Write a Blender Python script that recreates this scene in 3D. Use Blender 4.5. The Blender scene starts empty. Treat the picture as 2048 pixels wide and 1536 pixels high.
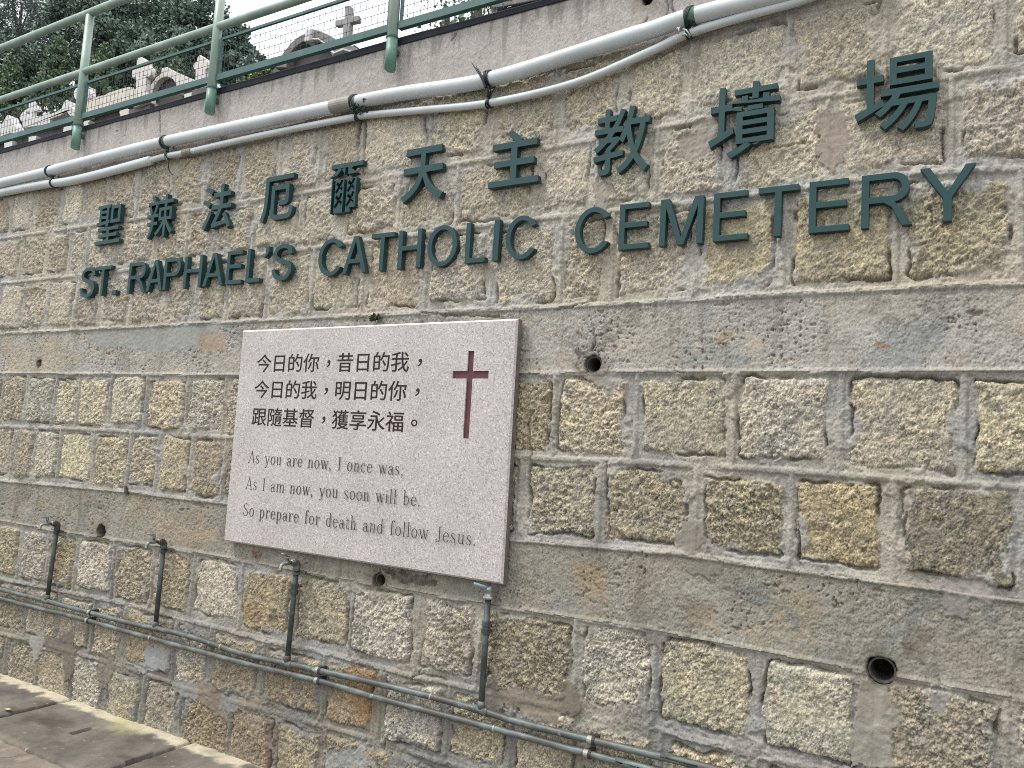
import bpy, math, random
import numpy as np
from mathutils import Vector, Matrix

# ------------------------------------------------------------------ camera, world, sun, exposure
S = bpy.context.scene
COL = S.collection
R = math.radians
YAW, PITCH, ROLL, FOC = 0.530912807, 0.0914255773, 0.0588818275, 1560.0   # from the wall's measured vanishing points
CAM = Vector((0.0, -2.6, 1.435))
_f = Vector((-math.sin(YAW)*math.cos(PITCH), math.cos(YAW)*math.cos(PITCH), math.sin(PITCH)))
_r0 = Vector((math.cos(YAW), math.sin(YAW), 0)); _u0 = _r0.cross(_f)
_r = _r0*math.cos(ROLL) + _u0*math.sin(ROLL); _u = -_r0*math.sin(ROLL) + _u0*math.cos(ROLL)
cam_d = bpy.data.cameras.new('camera'); cam = bpy.data.objects.new('camera', cam_d); COL.objects.link(cam)
cam.matrix_world = Matrix(((_r.x, _u.x, -_f.x, CAM.x), (_r.y, _u.y, -_f.y, CAM.y), (_r.z, _u.z, -_f.z, CAM.z), (0, 0, 0, 1)))
cam_d.sensor_fit = 'HORIZONTAL'; cam_d.sensor_width = 36.0; cam_d.lens = FOC/2048*36
cam_d.clip_start = 0.05; cam_d.clip_end = 500
S.camera = cam

SUN_DIR = Vector((-0.50, -0.42, 1.0)).normalized()          # towards the sun: high, left, in front of the wall
W = bpy.data.worlds.new("World"); S.world = W; W.use_nodes = True
nt = W.node_tree; nt.nodes.clear()
wo = nt.nodes.new('ShaderNodeOutputWorld'); bg = nt.nodes.new('ShaderNodeBackground')
sky = nt.nodes.new('ShaderNodeTexSky'); sky.sky_type = 'NISHITA'; sky.sun_disc = False
sky.sun_elevation = math.asin(SUN_DIR.z); sky.sun_rotation = math.atan2(SUN_DIR.x, SUN_DIR.y)
tc = nt.nodes.new('ShaderNodeTexCoord'); sep = nt.nodes.new('ShaderNodeSeparateXYZ')
nt.links.new(tc.outputs['Generated'], sep.inputs[0])
ramp = nt.nodes.new('ShaderNodeValToRGB')                    # overcast cloud layer: brighter overhead
ramp.color_ramp.elements[0].position = 0.0; ramp.color_ramp.elements[0].color = (9.5, 9.9, 10.3, 1)
ramp.color_ramp.elements[1].position = 1.0; ramp.color_ramp.elements[1].color = (17.5, 17.8, 18.0, 1)
nt.links.new(sep.outputs['Z'], ramp.inputs[0])
mix = nt.nodes.new('ShaderNodeMix'); mix.data_type = 'RGBA'; mix.inputs[0].default_value = 0.86
nt.links.new(sky.outputs[0], mix.inputs[6]); nt.links.new(ramp.outputs[0], mix.inputs[7])
nt.links.new(mix.outputs[2], bg.inputs[0]); bg.inputs[1].default_value = 0.112
nt.links.new(bg.outputs[0], wo.inputs[0])
sun_d = bpy.data.lights.new('sun', 'SUN'); sun = bpy.data.objects.new('sun', sun_d); COL.objects.link(sun)
sun_d.energy = 2.0; sun_d.angle = R(14); sun_d.color = (1.0, 0.975, 0.94)
sun.rotation_euler = SUN_DIR.to_track_quat('Z', 'Y').to_euler()
S.view_settings.view_transform = 'Standard'; S.view_settings.look = 'None'
S.view_settings.exposure = 0.17; S.view_settings.gamma = 1.0; S.view_settings.use_curve_mapping = False
S.cycles.max_bounces = 6; S.cycles.diffuse_bounces = 3; S.cycles.use_denoising = False; S.cycles.denoising_prefilter = 'ACCURATE'; S.cycles.denoising_input_passes = 'RGB_ALBEDO_NORMAL'; S.cycles.filter_width = 1.0
S.cycles.use_adaptive_sampling = False; S.cycles.sample_clamp_indirect = 4

# ------------------------------------------------------------------ helpers
def ray(px, py):
    return _f*FOC + _r*(px-1024) - _u*(py-768)
def at(px, py, y=0.0):
    """measured sight line -> point on the vertical plane y (wall face = 0)"""
    d = ray(px, py); return CAM + d*((y-CAM.y)/d.y)
def onz(px, py, z=0.0):
    d = ray(px, py); return CAM + d*((z-CAM.z)/d.z)
def lin(c):
    c = np.asarray(c, float)/255.0
    return np.where(c <= 0.04045, c/12.92, ((c+0.055)/1.055)**2.4)

class MB:
    def __init__(s): s.v = []; s.f = []; s.a = []
    def add(s, vs, fs, a=None):
        o = len(s.v); s.v += [tuple(v) for v in vs]; s.f += [tuple(i+o for i in f) for f in fs]
        s.a += [a if a is not None else 0.5]*len(vs)
    def box(s, x0, x1, y0, y1, z0, z1):
        s.add([(x0,y0,z0),(x1,y0,z0),(x1,y1,z0),(x0,y1,z0),(x0,y0,z1),(x1,y0,z1),(x1,y1,z1),(x0,y1,z1)],
              [(0,3,2,1),(4,5,6,7),(0,1,5,4),(1,2,6,5),(2,3,7,6),(3,0,4,7)])
    def tube(s, pts, r, n=12, cap=True, closed=False):
        pts = [Vector(p) for p in pts]; rs = r if isinstance(r, (list, tuple)) else [r]*len(pts)
        m = len(pts); vs = []; up = None
        for i in range(m):
            if closed: t = pts[(i+1) % m]-pts[i-1]
            else: t = pts[min(i+1, m-1)]-pts[max(i-1, 0)]
            t.normalize()
            if up is None:
                up = Vector((0, 0, 1)) if abs(t.z) < .9 else Vector((1, 0, 0))
            a = (up - t*up.dot(t)).normalized(); b = t.cross(a); up = a
            for k in range(n):
                w = 2*math.pi*k/n
                vs.append(pts[i] + a*(rs[i]*math.cos(w)) + b*(rs[i]*math.sin(w)))
        fs = []
        for i in range(m if closed else m-1):
            j = (i+1) % m
            for k in range(n):
                fs.append((i*n+k, i*n+(k+1) % n, j*n+(k+1) % n, j*n+k))
        if cap and not closed:
            fs.append(tuple(range(n-1, -1, -1))); fs.append(tuple((m-1)*n+k for k in range(n)))
        s.add(vs, fs)
    def prism(s, poly, y0, y1):
        """poly: list of (x, z) outline; y0 front, y1 back"""
        from mathutils.geometry import tessellate_polygon
        area = sum(poly[i-1][0]*poly[i][1]-poly[i][0]*poly[i-1][1] for i in range(len(poly)))
        if area < 0: poly = poly[::-1]
        n = len(poly)
        vs = [(x, y0, z) for x, z in poly] + [(x, y1, z) for x, z in poly]
        tris = tessellate_polygon([[Vector((x, z, 0)) for x, z in poly]])
        fs = []
        for t in tris:
            a, b, c = [Vector((poly[i][0], poly[i][1])) for i in t]
            if (b-a).cross(c-a) < 0: t = (t[0], t[2], t[1])
            fs.append(tuple(t)); fs.append((t[2]+n, t[1]+n, t[0]+n))
        for i in range(n):
            j = (i+1) % n; fs.append((j, i, i+n, j+n))
        s.add(vs, fs)
    def ball(s, c, rx, ry, rz, nu=12, nv=8):
        vs = []; fs = []
        for i in range(nv+1):
            t = math.pi*i/nv
            for k in range(nu):
                w = 2*math.pi*k/nu
                vs.append((c[0]+rx*math.sin(t)*math.cos(w), c[1]+ry*math.sin(t)*math.sin(w), c[2]+rz*math.cos(t)))
        for i in range(nv):
            for k in range(nu):
                fs.append((i*nu+k, (i+1)*nu+k, (i+1)*nu+(k+1) % nu, i*nu+(k+1) % nu))
        s.add(vs, fs)
    def build(s, name, m, parent=None, smooth=False, bevel=0, attr=False):
        me = bpy.data.meshes.new(name); me.from_pydata(s.v, [], s.f)
        me.materials.append(m)
        if attr:
            at_ = me.attributes.new('tint', 'FLOAT', 'POINT'); at_.data.foreach_set('value', np.array(s.a, 'f'))
        o = bpy.data.objects.new(name, me); COL.objects.link(o)
        if smooth: me.polygons.foreach_set('use_smooth', [True]*len(me.polygons)); 
        if bevel:
            b = o.modifiers.new('edge', 'BEVEL'); b.width = bevel; b.segments = 2; b.limit_method = 'ANGLE'; b.angle_limit = R(40)
        if parent: o.parent = parent
        return o

def tag(o, label=None, cat=None, group=None, kind=None):
    if label: o['label'] = label
    if cat: o['category'] = cat
    if group: o['group'] = group
    if kind: o['kind'] = kind
    return o
def empty(name, loc=(0, 0, 0)):
    o = bpy.data.objects.new(name, None); COL.objects.link(o); o.location = loc; o.empty_display_size = .1
    return o
def keep(o, p):
    """parent o to p keeping its place"""
    o.parent = p; o.matrix_parent_inverse = Matrix.Translation(-Vector(p.location))
    return o

def mat(name, col, rough=.6, metal=0, noise=None, col2=None, nscale=20, contrast=(.4, .6), bump=0, bscale=200, stretch=None, spec=.5, extra=None):
    m = bpy.data.materials.new(name); m.use_nodes = True; t = m.node_tree; p = t.nodes['Principled BSDF']
    p.inputs['Roughness'].default_value = rough; p.inputs['Metallic'].default_value = metal
    p.inputs['Specular IOR Level'].default_value = spec
    p.inputs['Base Color'].default_value = (*col, 1)
    tcn = t.nodes.new('ShaderNodeTexCoord'); vec = tcn.outputs['Object']
    if stretch:
        mp = t.nodes.new('ShaderNodeMapping'); mp.inputs['Scale'].default_value = stretch
        t.links.new(vec, mp.inputs[0]); vec2 = mp.outputs[0]
    else: vec2 = vec
    last = None
    layers = []
    if col2 is not None: layers.append((col2, nscale, contrast, vec2))
    for e in (extra or []): layers.append((e[0], e[1], e[2], vec))
    for i, (c2, ns, ct, v) in enumerate(layers):
        n = t.nodes.new('ShaderNodeTexNoise'); n.inputs['Scale'].default_value = ns; n.inputs['Detail'].default_value = 6; n.inputs['Roughness'].default_value = .65
        t.links.new(v, n.inputs['Vector'])
        mr = t.nodes.new('ShaderNodeMapRange'); mr.inputs[1].default_value = ct[0]; mr.inputs[2].default_value = ct[1]
        t.links.new(n.outputs[0], mr.inputs[0])
        mx = t.nodes.new('ShaderNodeMix'); mx.data_type = 'RGBA'
        if last is None: mx.inputs[6].default_value = (*col, 1)
        else: t.links.new(last, mx.inputs[6])
        mx.inputs[7].default_value = (*c2, 1); t.links.new(mr.outputs[0], mx.inputs[0]); last = mx.outputs[2]
    if last is not None: t.links.new(last, p.inputs['Base Color'])
    if bump:
        n = t.nodes.new('ShaderNodeTexNoise'); n.inputs['Scale'].default_value = bscale; n.inputs['Detail'].default_value = 4
        t.links.new(vec, n.inputs['Vector'])
        b = t.nodes.new('ShaderNodeBump'); b.inputs['Strength'].default_value = bump; b.inputs['Distance'].default_value = .004
        t.links.new(n.outputs[0], b.inputs['Height']); t.links.new(b.outputs[0], p.inputs['Normal'])
    return m

# ------------------------------------------------------------------ numpy noise
def _hash(ix, iy, seed):
    h = (ix.astype(np.int64)*374761393 + iy.astype(np.int64)*668265263 + seed*974634777) & 0xFFFFFFFF
    h = ((h ^ (h >> 13))*1274126177) & 0xFFFFFFFF
    return (h ^ (h >> 16)) & 0xFFFFFFFF
def perlin(x, y, seed=0):
    x0 = np.floor(x); y0 = np.floor(y); fx = (x-x0).astype('f4'); fy = (y-y0).astype('f4')
    ix = x0.astype(np.int64); iy = y0.astype(np.int64)
    u = fx*fx*fx*(fx*(fx*6-15)+10); v = fy*fy*fy*(fy*(fy*6-15)+10)
    def g(dx, dy):
        a = (_hash(ix+dx, iy+dy, seed).astype('f4'))*np.float32(2*math.pi/4294967296.0)
        return np.cos(a)*(fx-dx)+np.sin(a)*(fy-dy)
    n0 = g(0, 0); n0 = n0+u*(g(1, 0)-n0); n1 = g(0, 1); n1 = n1+u*(g(1, 1)-n1)
    return (n0+v*(n1-n0))*1.5
def fbm(x, y, f, o, seed, gain=.5):
    a = 1.0; s = 0; t = 0
    for i in range(o):
        s = s + a*perlin(x*f+i*17.3, y*f-i*9.1, seed+i*31); t += a; a *= gain; f *= 2.03
    return s/t
def sstep(a, b, x):
    t = np.clip((x-a)/(b-a), 0, 1); return t*t*(3-2*t)
def grid_object(name, P, C, A, mask, m, parent=None):
    """P (nz,nx,3), colours C, roughness weight A; mask (nz-1,nx-1) picks the faces"""
    nz, nx = P.shape[:2]
    i, j = np.nonzero(mask)
    q = np.stack([i*nx+j, i*nx+j+1, (i+1)*nx+j+1, (i+1)*nx+j], 1)
    used, inv = np.unique(q.ravel(), return_inverse=True)
    me = bpy.data.meshes.new(name)
    me.vertices.add(len(used)); me.vertices.foreach_set('co', P.reshape(-1, 3)[used].astype('f4').ravel())
    nf = len(q); me.loops.add(nf*4); me.loops.foreach_set('vertex_index', inv.astype('i4').ravel())
    me.polygons.add(nf); me.polygons.foreach_set('loop_start', np.arange(0, nf*4, 4, dtype='i4')); me.polygons.foreach_set('loop_total', np.full(nf, 4, 'i4'))
    me.polygons.foreach_set('use_smooth', np.ones(nf, bool))
    me.update(calc_edges=True)
    c = me.attributes.new('albedo', 'FLOAT_COLOR', 'POINT')
    cc = np.ones((len(used), 4), 'f4'); cc[:, :3] = C.reshape(-1, 3)[used]; c.data.foreach_set('color', cc.ravel())
    a = me.attributes.new('grain', 'FLOAT', 'POINT'); a.data.foreach_set('value', A.ravel()[used].astype('f4'))
    me.materials.append(m)
    o = bpy.data.objects.new(name, me); COL.objects.link(o)
    if parent: o.parent = parent
    return o

def masonry_material(name, speck=190.0, rough=.88):
    m = bpy.data.materials.new(name); m.use_nodes = True; t = m.node_tree; p = t.nodes['Principled BSDF']
    p.inputs['Roughness'].default_value = rough; p.inputs['Specular IOR Level'].default_value = .25
    a = t.nodes.new('ShaderNodeAttribute'); a.attribute_name = 'albedo'
    g = t.nodes.new('ShaderNodeAttribute'); g.attribute_name = 'grain'
    tcn = t.nodes.new('ShaderNodeTexCoord')
    n = t.nodes.new('ShaderNodeTexNoise'); n.inputs['Scale'].default_value = speck; n.inputs['Detail'].default_value = 5; n.inputs['Roughness'].default_value = .8
    t.links.new(tcn.outputs['Object'], n.inputs['Vector'])
    mr = t.nodes.new('ShaderNodeMapRange'); mr.inputs[1].default_value = .3; mr.inputs[2].default_value = .7; mr.inputs[3].default_value = -.62; mr.inputs[4].default_value = .55
    t.links.new(n.outputs[0], mr.inputs[0])
    mu = t.nodes.new('ShaderNodeMath'); mu.operation = 'MULTIPLY'; t.links.new(mr.outputs[0], mu.inputs[0]); t.links.new(g.outputs['Fac'], mu.inputs[1])
    ad = t.nodes.new('ShaderNodeMath'); ad.operation = 'ADD'; ad.inputs[1].default_value = 1.0; t.links.new(mu.outputs[0], ad.inputs[0])
    vm = t.nodes.new('ShaderNodeVectorMath'); vm.operation = 'SCALE'
    t.links.new(a.outputs['Color'], vm.inputs[0]); t.links.new(ad.outputs[0], vm.inputs['Scale'])
    t.links.new(vm.outputs[0], p.inputs['Base Color'])
    b = t.nodes.new('ShaderNodeBump'); b.inputs['Distance'].default_value = .003; b.inputs['Strength'].default_value = .6
    t.links.new(n.outputs[0], b.inputs['Height']); t.links.new(b.outputs[0], p.inputs['Normal'])
    return m

rng = random.Random(7)
M_wall = masonry_material('weathered_granite_and_mortar')

# ------------------------------------------------------------------ the granite retaining wall
TOP = 3.235
LINES = {   # course lines measured along the wall (photo coordinates -> wall plane)
 'top': None,
 'par': [(0,390),(743,214),(1300,94),(1647,12)],
 'c1': [(0,479),(239,444),(620,385),(960,322),(1290,263),(1530,215),(1902,156),(2048,132)],
 'c2': [(0,568),(239,543),(600,500),(730,483),(1068,440),(1500,392),(1800,350),(2048,338)],
 'b1t': [(0,668),(600,638),(846,626),(1037,618),(1300,605),(1563,590),(1804,577),(2048,568)],
 'b1b': [(0,747),(239,749),(478,751),(1049,748),(1300,744),(1478,745),(1665,743),(2048,743.5)],
 'c4': [(0,853),(220,861),(464,875.5),(1041,914.6),(1273,924),(1560,940.6),(1789,958),(2048,975)],
 'b2t': [(0,961),(244,982),(447,1006),(1027,1079),(1355,1107),(1488,1127),(1670,1151),(1786,1165),(2027,1199)],
 'b2b': [(0,1041.5),(146,1067),(342,1096),(1043,1219),(1284,1255),(1511,1299),(1724,1341),(2027,1395)],
 'c6': [(0,1157),(142,1185),(255,1208),(539,1282),(679,1311),(820,1350),(1270,1447),(1500,1506)],
 'c7': [(0,1267),(71,1282),(255,1335),(369,1375),(539,1421),(700,1466)],
}
ORDER = ['top', 'par', 'c1', 'c2', 'b1t', 'b1b', 'c4', 'b2t', 'b2b', 'c6', 'c7', 'base']
def line_fn(k):
    if k == 'top': return lambda X: np.full_like(X, TOP+.03)
    if k == 'base': return lambda X: np.full_like(X, -.2)
    p = [at(x, y) for x, y in LINES[k]]
    xs = np.array([q.x for q in p]); zs = np.array([q.z for q in p])
    return lambda X: np.interp(X, xs, zs)
LF = [line_fn(k) for k in ORDER]
JOINTS = {   # photo x of the upright joints, halfway up each course (course index = ORDER index of its upper line)
 1: [24,70,126,171,218,277,347,413,483,563,642,727,863,989,1115,1244,1383,1576,1770,2008],
 2: [43,94,140,177,232,311,376,432,509,602,694,798,916,1072,1195,1313,1462,1656,1902],
 3: [48,99,154,202,263,330,395,456,535,625,728,853,983,1123,1224,1393,1567,1791,2041],
 5: [5,53,109,157,221,293,373,449,1108,1272,1467,1681,1927],
 6: [26,68,118,187,258,315,381,448,1040,1199,1391,1581,1788,2044],
 8: [40,96,153,227,306,385,483,588,704,835,960,1150,1308,1516,1740,2012],
 9: [54,116,187,250,349,420,525,647,761,897,1024],
 10: [14,74,145,216,287,363,460,555,650],
}
def ymid(k, px):
    a, b = LINES.get(ORDER[k]), LINES.get(ORDER[k+1])
    ya = np.interp(px, [q[0] for q in a], [q[1] for q in a])
    yb = np.interp(px, [q[0] for q in b], [q[1] for q in b]) if b else ya+85
    return (ya+yb)/2
JX = {}
for k, pxs in JOINTS.items():
    xs = sorted(at(px, ymid(k, px)).x for px in pxs)
    full = []
    for i, x in enumerate(xs):                                     # fill what the plaque hides with joints at the usual spacing
        if i and x-xs[i-1] > .75:
            n = round((x-xs[i-1])/.36)
            full += [xs[i-1]+(x-xs[i-1])*(q+rng.uniform(-.12, .12))/n for q in range(1, n)]
        full.append(x)
    x = full[0]; pre = []
    while x > -10.5: x -= rng.uniform(.26, .44); pre.append(x)
    x = full[-1]; post = []
    while x < 3.2: x += rng.uniform(.28, .42); post.append(x)
    JX[k] = np.array(pre[::-1]+full+post)

xs_ = np.concatenate([np.arange(-9.5, -6.0, .03), np.arange(-6.0, -4.2, .0056), np.arange(-4.2, -2.6, .0044), np.arange(-2.6, .22, .0032), np.arange(.22, 2.6, .025)])
zs_ = np.concatenate([np.arange(-.06, TOP, .0038), [TOP]])
X, Z = np.meshgrid(xs_, zs_); X = X.astype('f8'); Z = Z.astype('f8')
NZ, NX = X.shape
w1 = fbm(X, Z, 6, 3, 11)*.021; w2 = fbm(X, Z, 6, 3, 12)*.019
w3 = fbm(X, Z, 26, 4, 13, .6)*.011; w4 = fbm(X, Z, 26, 4, 14, .6)*.011
XW = X+w1+w3; ZW = Z+w2+w4
lines = [f(xs_) for f in LF]
course = np.zeros((NZ, NX), int)
for k in range(1, len(ORDER)-1): course[Z < lines[k][None, :]] = k
Lup = np.stack(lines); cidx = np.arange(NX)[None, :]
ztop = Lup[course, cidx]; zbot = Lup[course+1, cidx]
dtop = ztop-Z; dbot = Z-zbot
dl = np.full((NZ, NX), 9.0); dr = dl.copy(); sid = np.zeros((NZ, NX), int)
stone_course = np.isin(course, list(JX))
JOFF = {k: n*1000 for n, k in enumerate(JX)}
for k, jx in JX.items():
    msk = course == k
    idx = np.searchsorted(jx, X[msk])
    idx = np.clip(idx, 1, len(jx)-1)
    dl[msk] = X[msk]-jx[idx-1]; dr[msk] = jx[idx]-X[msk]; sid[msk] = JOFF[k]+idx
nid = 12000
rs = np.random.RandomState(5)
inl = rs.uniform(.016, .038, nid); inr = rs.uniform(.016, .040, nid); int_ = rs.uniform(.016, .036, nid); inb = rs.uniform(.020, .046, nid)
sh = rs.uniform(-.004, .010, nid); tiltx = rs.normal(0, .012, nid); tiltz = rs.normal(0, .015, nid); rgh = rs.uniform(.55, 1.35, nid)
up_ = course <= 3; 
# stone outlines: rounded boxes with a wandering edge
ax = np.minimum(dl-inl[sid], dr-inr[sid])+w1+w3
az = np.minimum(dtop-int_[sid], dbot-inb[sid])+w2+w4
rad = .004+.012*rs.rand(nid)[sid]
qx = rad-ax; qz = rad-az
sdf = np.minimum(np.maximum(qx, qz), 0)+np.hypot(np.maximum(qx, 0), np.maximum(qz, 0))-rad
sdf[~stone_course] = 1.0
stone = sstep(.0025, -.0035, sdf)

# smeared mortar patches laid over stones and joints (photo outlines)
def inpoly(poly):
    m = np.zeros(X.shape, bool); P = [(q.x, q.z) for q in [at(*p) for p in poly]]
    xa, xb = min(p[0] for p in P)-.02, max(p[0] for p in P)+.02; za, zb = min(p[1] for p in P)-.02, max(p[1] for p in P)+.02
    j0, j1 = np.searchsorted(xs_, [xa, xb]); i0, i1 = np.searchsorted(zs_, [za, zb])
    x = XW[i0:i1, j0:j1]+w3[i0:i1, j0:j1]*1.4; z = ZW[i0:i1, j0:j1]+w4[i0:i1, j0:j1]*1.4; s = np.zeros(x.shape, bool)
    for a in range(len(P)):
        (x1, y1), (x2, y2) = P[a-1], P[a]
        c = ((y1 > z) != (y2 > z)) & (x < (x2-x1)*(z-y1)/(y2-y1+1e-12)+x1); s ^= c
    m[i0:i1, j0:j1] = s; return m
PATCH = [
 ([(1728,1362),(1772,1366),(1795,1420),(1782,1470),(1790,1536),(1700,1536),(1702,1450),(1705,1400)], .012, (158,155,147)),
 ([(1860,1372),(1900,1378),(1893,1418),(1850,1408)], .008, (150,150,147)),
 ([(1860,1160),(1990,1165),(1980,1200),(1870,1185)], .006, (168,162,160)),
 ([(1880,1190),(1940,1195),(1930,1240),(1890,1225)], .007, (148,147,143)),
 ([(1370,1118),(1450,1125),(1440,1152),(1415,1158),(1375,1140)], .006, (142,139,132)),
 ([(1362,1040),(1410,1040),(1425,1090),(1380,1108),(1350,1085)], .005, (152,148,140)),
 ([(1300,1258),(1340,1262),(1325,1305),(1295,1290)], .009, (142,139,132)),
 ([(980,1375),(1060,1378),(1140,1395),(1110,1448),(1040,1425),(985,1400)], .008, (138,131,120)),
 ([(1115,1360),(1145,1362),(1160,1410),(1140,1435),(1120,1400)], .009, (134,127,116)),
 ([(255,1325),(290,1320),(300,1290),(345,1300),(340,1335),(290,1345)], .008, (165,170,172)),
 ([(395,1350),(440,1375),(450,1420),(470,1450),(430,1430),(400,1400)], .007, (140,133,122)),
 ([(350,1350),(400,1365),(398,1400),(350,1385)], .007, (150,153,152)),
 ([(440,1385),(480,1395),(475,1425),(440,1415)], .007, (148,150,149)),
 ([(480,1400),(525,1395),(525,1425),(480,1415)], .006, (150,144,134)),
 ([(90,1275),(150,1265),(155,1300),(150,1350),(130,1370),(128,1310),(95,1300)], .008, (128,123,115)),
 ([(60,1275),(95,1260),(85,1300),(70,1330)], .006, (168,168,165)),
 ([(205,1300),(230,1310),(225,1360),(205,1380),(200,1340)], .007, (138,132,124)),
 ([(1390,250),(1430,235),(1445,285),(1410,320),(1340,330),(1370,270)], .006, (164,158,150)),
 ([(1635,225),(1690,220),(1700,290),(1672,350),(1640,330)], .007, (162,153,143)),
 ([(1185,365),(1215,360),(1225,390),(1205,430),(1185,420)], .006, (165,160,152)),
 ([(1145,740),(1235,745),(1245,770),(1225,790),(1180,765)], .007, (168,167,163)),
 ([(170,665),(440,645),(440,690),(320,705),(180,690)], .004, (160,163,162)),
 ([(400,670),(455,662),(452,700),(405,705)], .003, (172,160,142)),
 ([(1455,480),(1500,470),(1505,500),(1450,505)], .004, (158,150,140)),
 ([(650,1500),(730,1490),(760,1536),(655,1536)], .008, (160,163,162)),
 ([(960,1345),(1000,1350),(1010,1420),(970,1430)], .006, (145,140,132)),
]
patch_h = np.zeros_like(X); patch_c = np.zeros(X.shape+(3,)); patch_m = np.zeros_like(X)
for poly, h, c in PATCH:
    m = inpoly(poly); patch_h[m] = h; patch_c[m] = c; patch_m[m] = 1

# heights (out of the wall = +)
bil = lambda f, s: np.abs(perlin(X*f, Z*f, s))
f0 = fbm(X, Z, 5, 4, 21); f1 = fbm(X, Z, 40, 3, 22); f2 = perlin(X*150, Z*150, 23)
ca, sa = math.cos(.7), math.sin(.7); XR = X*ca+Z*sa; ZR = -X*sa+Z*ca     # tooling runs on the slant
cell = np.abs(perlin(XR*20, ZR*34, 31))*.45+np.abs(perlin(XR*46, ZR*70, 32))*.45+bil(100, 33)*.35
wn = np.random.RandomState(3).uniform(-1, 1, X.shape)                # single mineral grains
grn = fbm(XR*.8, ZR*1.3, 42, 4, 35, .85)*1.15+perlin(X*135+3*f1, Z*135, 36)*.30+.42*wn
grn = grn*(.75+.5*sstep(-.4, .4, fbm(X, Z, 8, 2, 38)))
fine = perlin(X*170, Z*170, 34)
depth_in = np.clip(-sdf, 0, .2)
h_st = sh[sid]+.011*(1-np.exp(-depth_in/.007))+tiltx[sid]*(dl-dr)*.5+tiltz[sid]*(dbot-dtop)*.5
h_st = h_st+rgh[sid]*(-.011*np.abs(perlin(XR*10+sid*.37, ZR*7, 39))+.0105*(cell-.42)+.0075*f1+np.where(course <= 3, .0030, .0044)*grn)+.004*f0
keepm = sstep(-.28, .05, fbm(X, Z, 3, 3, 51)+.12)                 # where the raised pointing survives
dv = np.where(stone_course, np.minimum(dl, dr), 9); dh = np.minimum(dtop, dbot)
wob = perlin(X*9, Z*9, 52)*.0016
prof = lambda d, w: np.clip(2.6*(1-(d+wob)/w), 0, 1)*(.72+.28*np.clip(1-d/w, 0, 1))
bead = np.maximum(prof(dv, .0108)*.0075, prof(dh, .0125)*.0085)*(.15+.85*keepm)
h_mo = .0005+.0035*f0+.0026*f1+.0014*f2+.0020*grn+bead
band = np.isin(course, [4, 7]); par = course == 0
edge = np.exp(-np.minimum(dtop, dbot)/.035)
h_bd = .004+.006*f0+(.0026*f1+.0012*f2)*(1-.7*edge)+.003*edge+prof(dh, .012)*.007
pit = np.maximum(sstep(.50, .62, perlin(X*70, Z*70, 61)), sstep(.55, .68, perlin(X*34+f1, Z*34, 66)))*sstep(.0, .4, fbm(X, Z, 4, 3, 62)+.10)
h_bd = h_bd-.007*pit+.0026*grn
ex = sstep(.02, .45, fbm(X, Z, 3.1, 3, 63))                        # places where the render has worn to aggregate
h_bd = h_bd+ex*(1-edge)*.006*(cell-.4)
h_pa = .012+.004*f0+.0012*f1+.0008*f2+.0012*grn-.005*sstep(.62, .72, perlin(X*26, Z*26, 64))*sstep(0, .4, fbm(X, Z, 3, 2, 65))
H = h_mo*(1-stone)+h_st*stone
H[band] = h_bd[band]; H[par] = h_pa[par]
ovl = sstep(.05, .12, fbm(X, Z, 5.5, 4, 53)+.12*(course <= 3)+.15*(course >= 9)-np.clip(-sdf, 0, 1)/.09+.35*w3/.011*.2)*stone_course   # ragged mortar lapping the stones
H = H+(np.maximum(H, h_mo+.006+.003*f1)-H)*ovl
H = np.where(patch_m > 0, np.maximum(H*.35, 0)+patch_h+.0015*f1+.002*f0, H)
gap = np.exp(-(np.minimum(sdf-.001, 9)/.0040)**2)*sstep(-.06, .20, fbm(X, Z, 6.5, 3, 71)-.12*(course <= 3))*stone_course*(1-patch_m)
H = H-.026*gap
# cracks
CR = [[(575,1140),(621,1150),(616,1165),(600,1175),(598,1215),(597,1260)],[(850,1330),(838,1345),(825,1360)],[(835,1348),(862,1352),(890,1360)],
      [(770,1410),(773,1455),(768,1500)],[(527,1310),(531,1375),(525,1390)],[(990,1290),(978,1340),(972,1365)],[(152,1285),(158,1330),(148,1350)],
      [(228,1350),(220,1390),(219,1415)],[(300,1370),(292,1420),(290,1440)],[(365,1395),(363,1450)],[(120,1085),(116,1060),(123,1040)],
      [(846,626),(900,631),(1000,634)],[(1115,622),(1165,608),(1190,600)],[(1188,660),(1190,690),(1182,700)],[(1480,860),(1478,880)],
      [(1345,0),(1347,18),(1351,28)],[(1297,40),(1285,55)],[(1337,5),(1337,32)],[(323,222),(325,262),(323,285)],[(1525,300),(1610,285)],[(160,825),(163,860),(158,872)],
      [(1060,830),(1056,850),(1063,900),(1058,960),(1062,1010)],[(1215,925),(1213,980),(1220,1060)],[(1413,970),(1410,1040),(1415,1075)],
      [(913,70),(905,85)],[(1860,420),(1866,450)],[(640,480),(648,478)],[(232,1128),(226,1150),(224,1210)],[(405,1135),(392,1180),(388,1225)],[(1596,980),(1592,1060),(1600,1130)],[(1806,980),(1803,1060)]]
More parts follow.
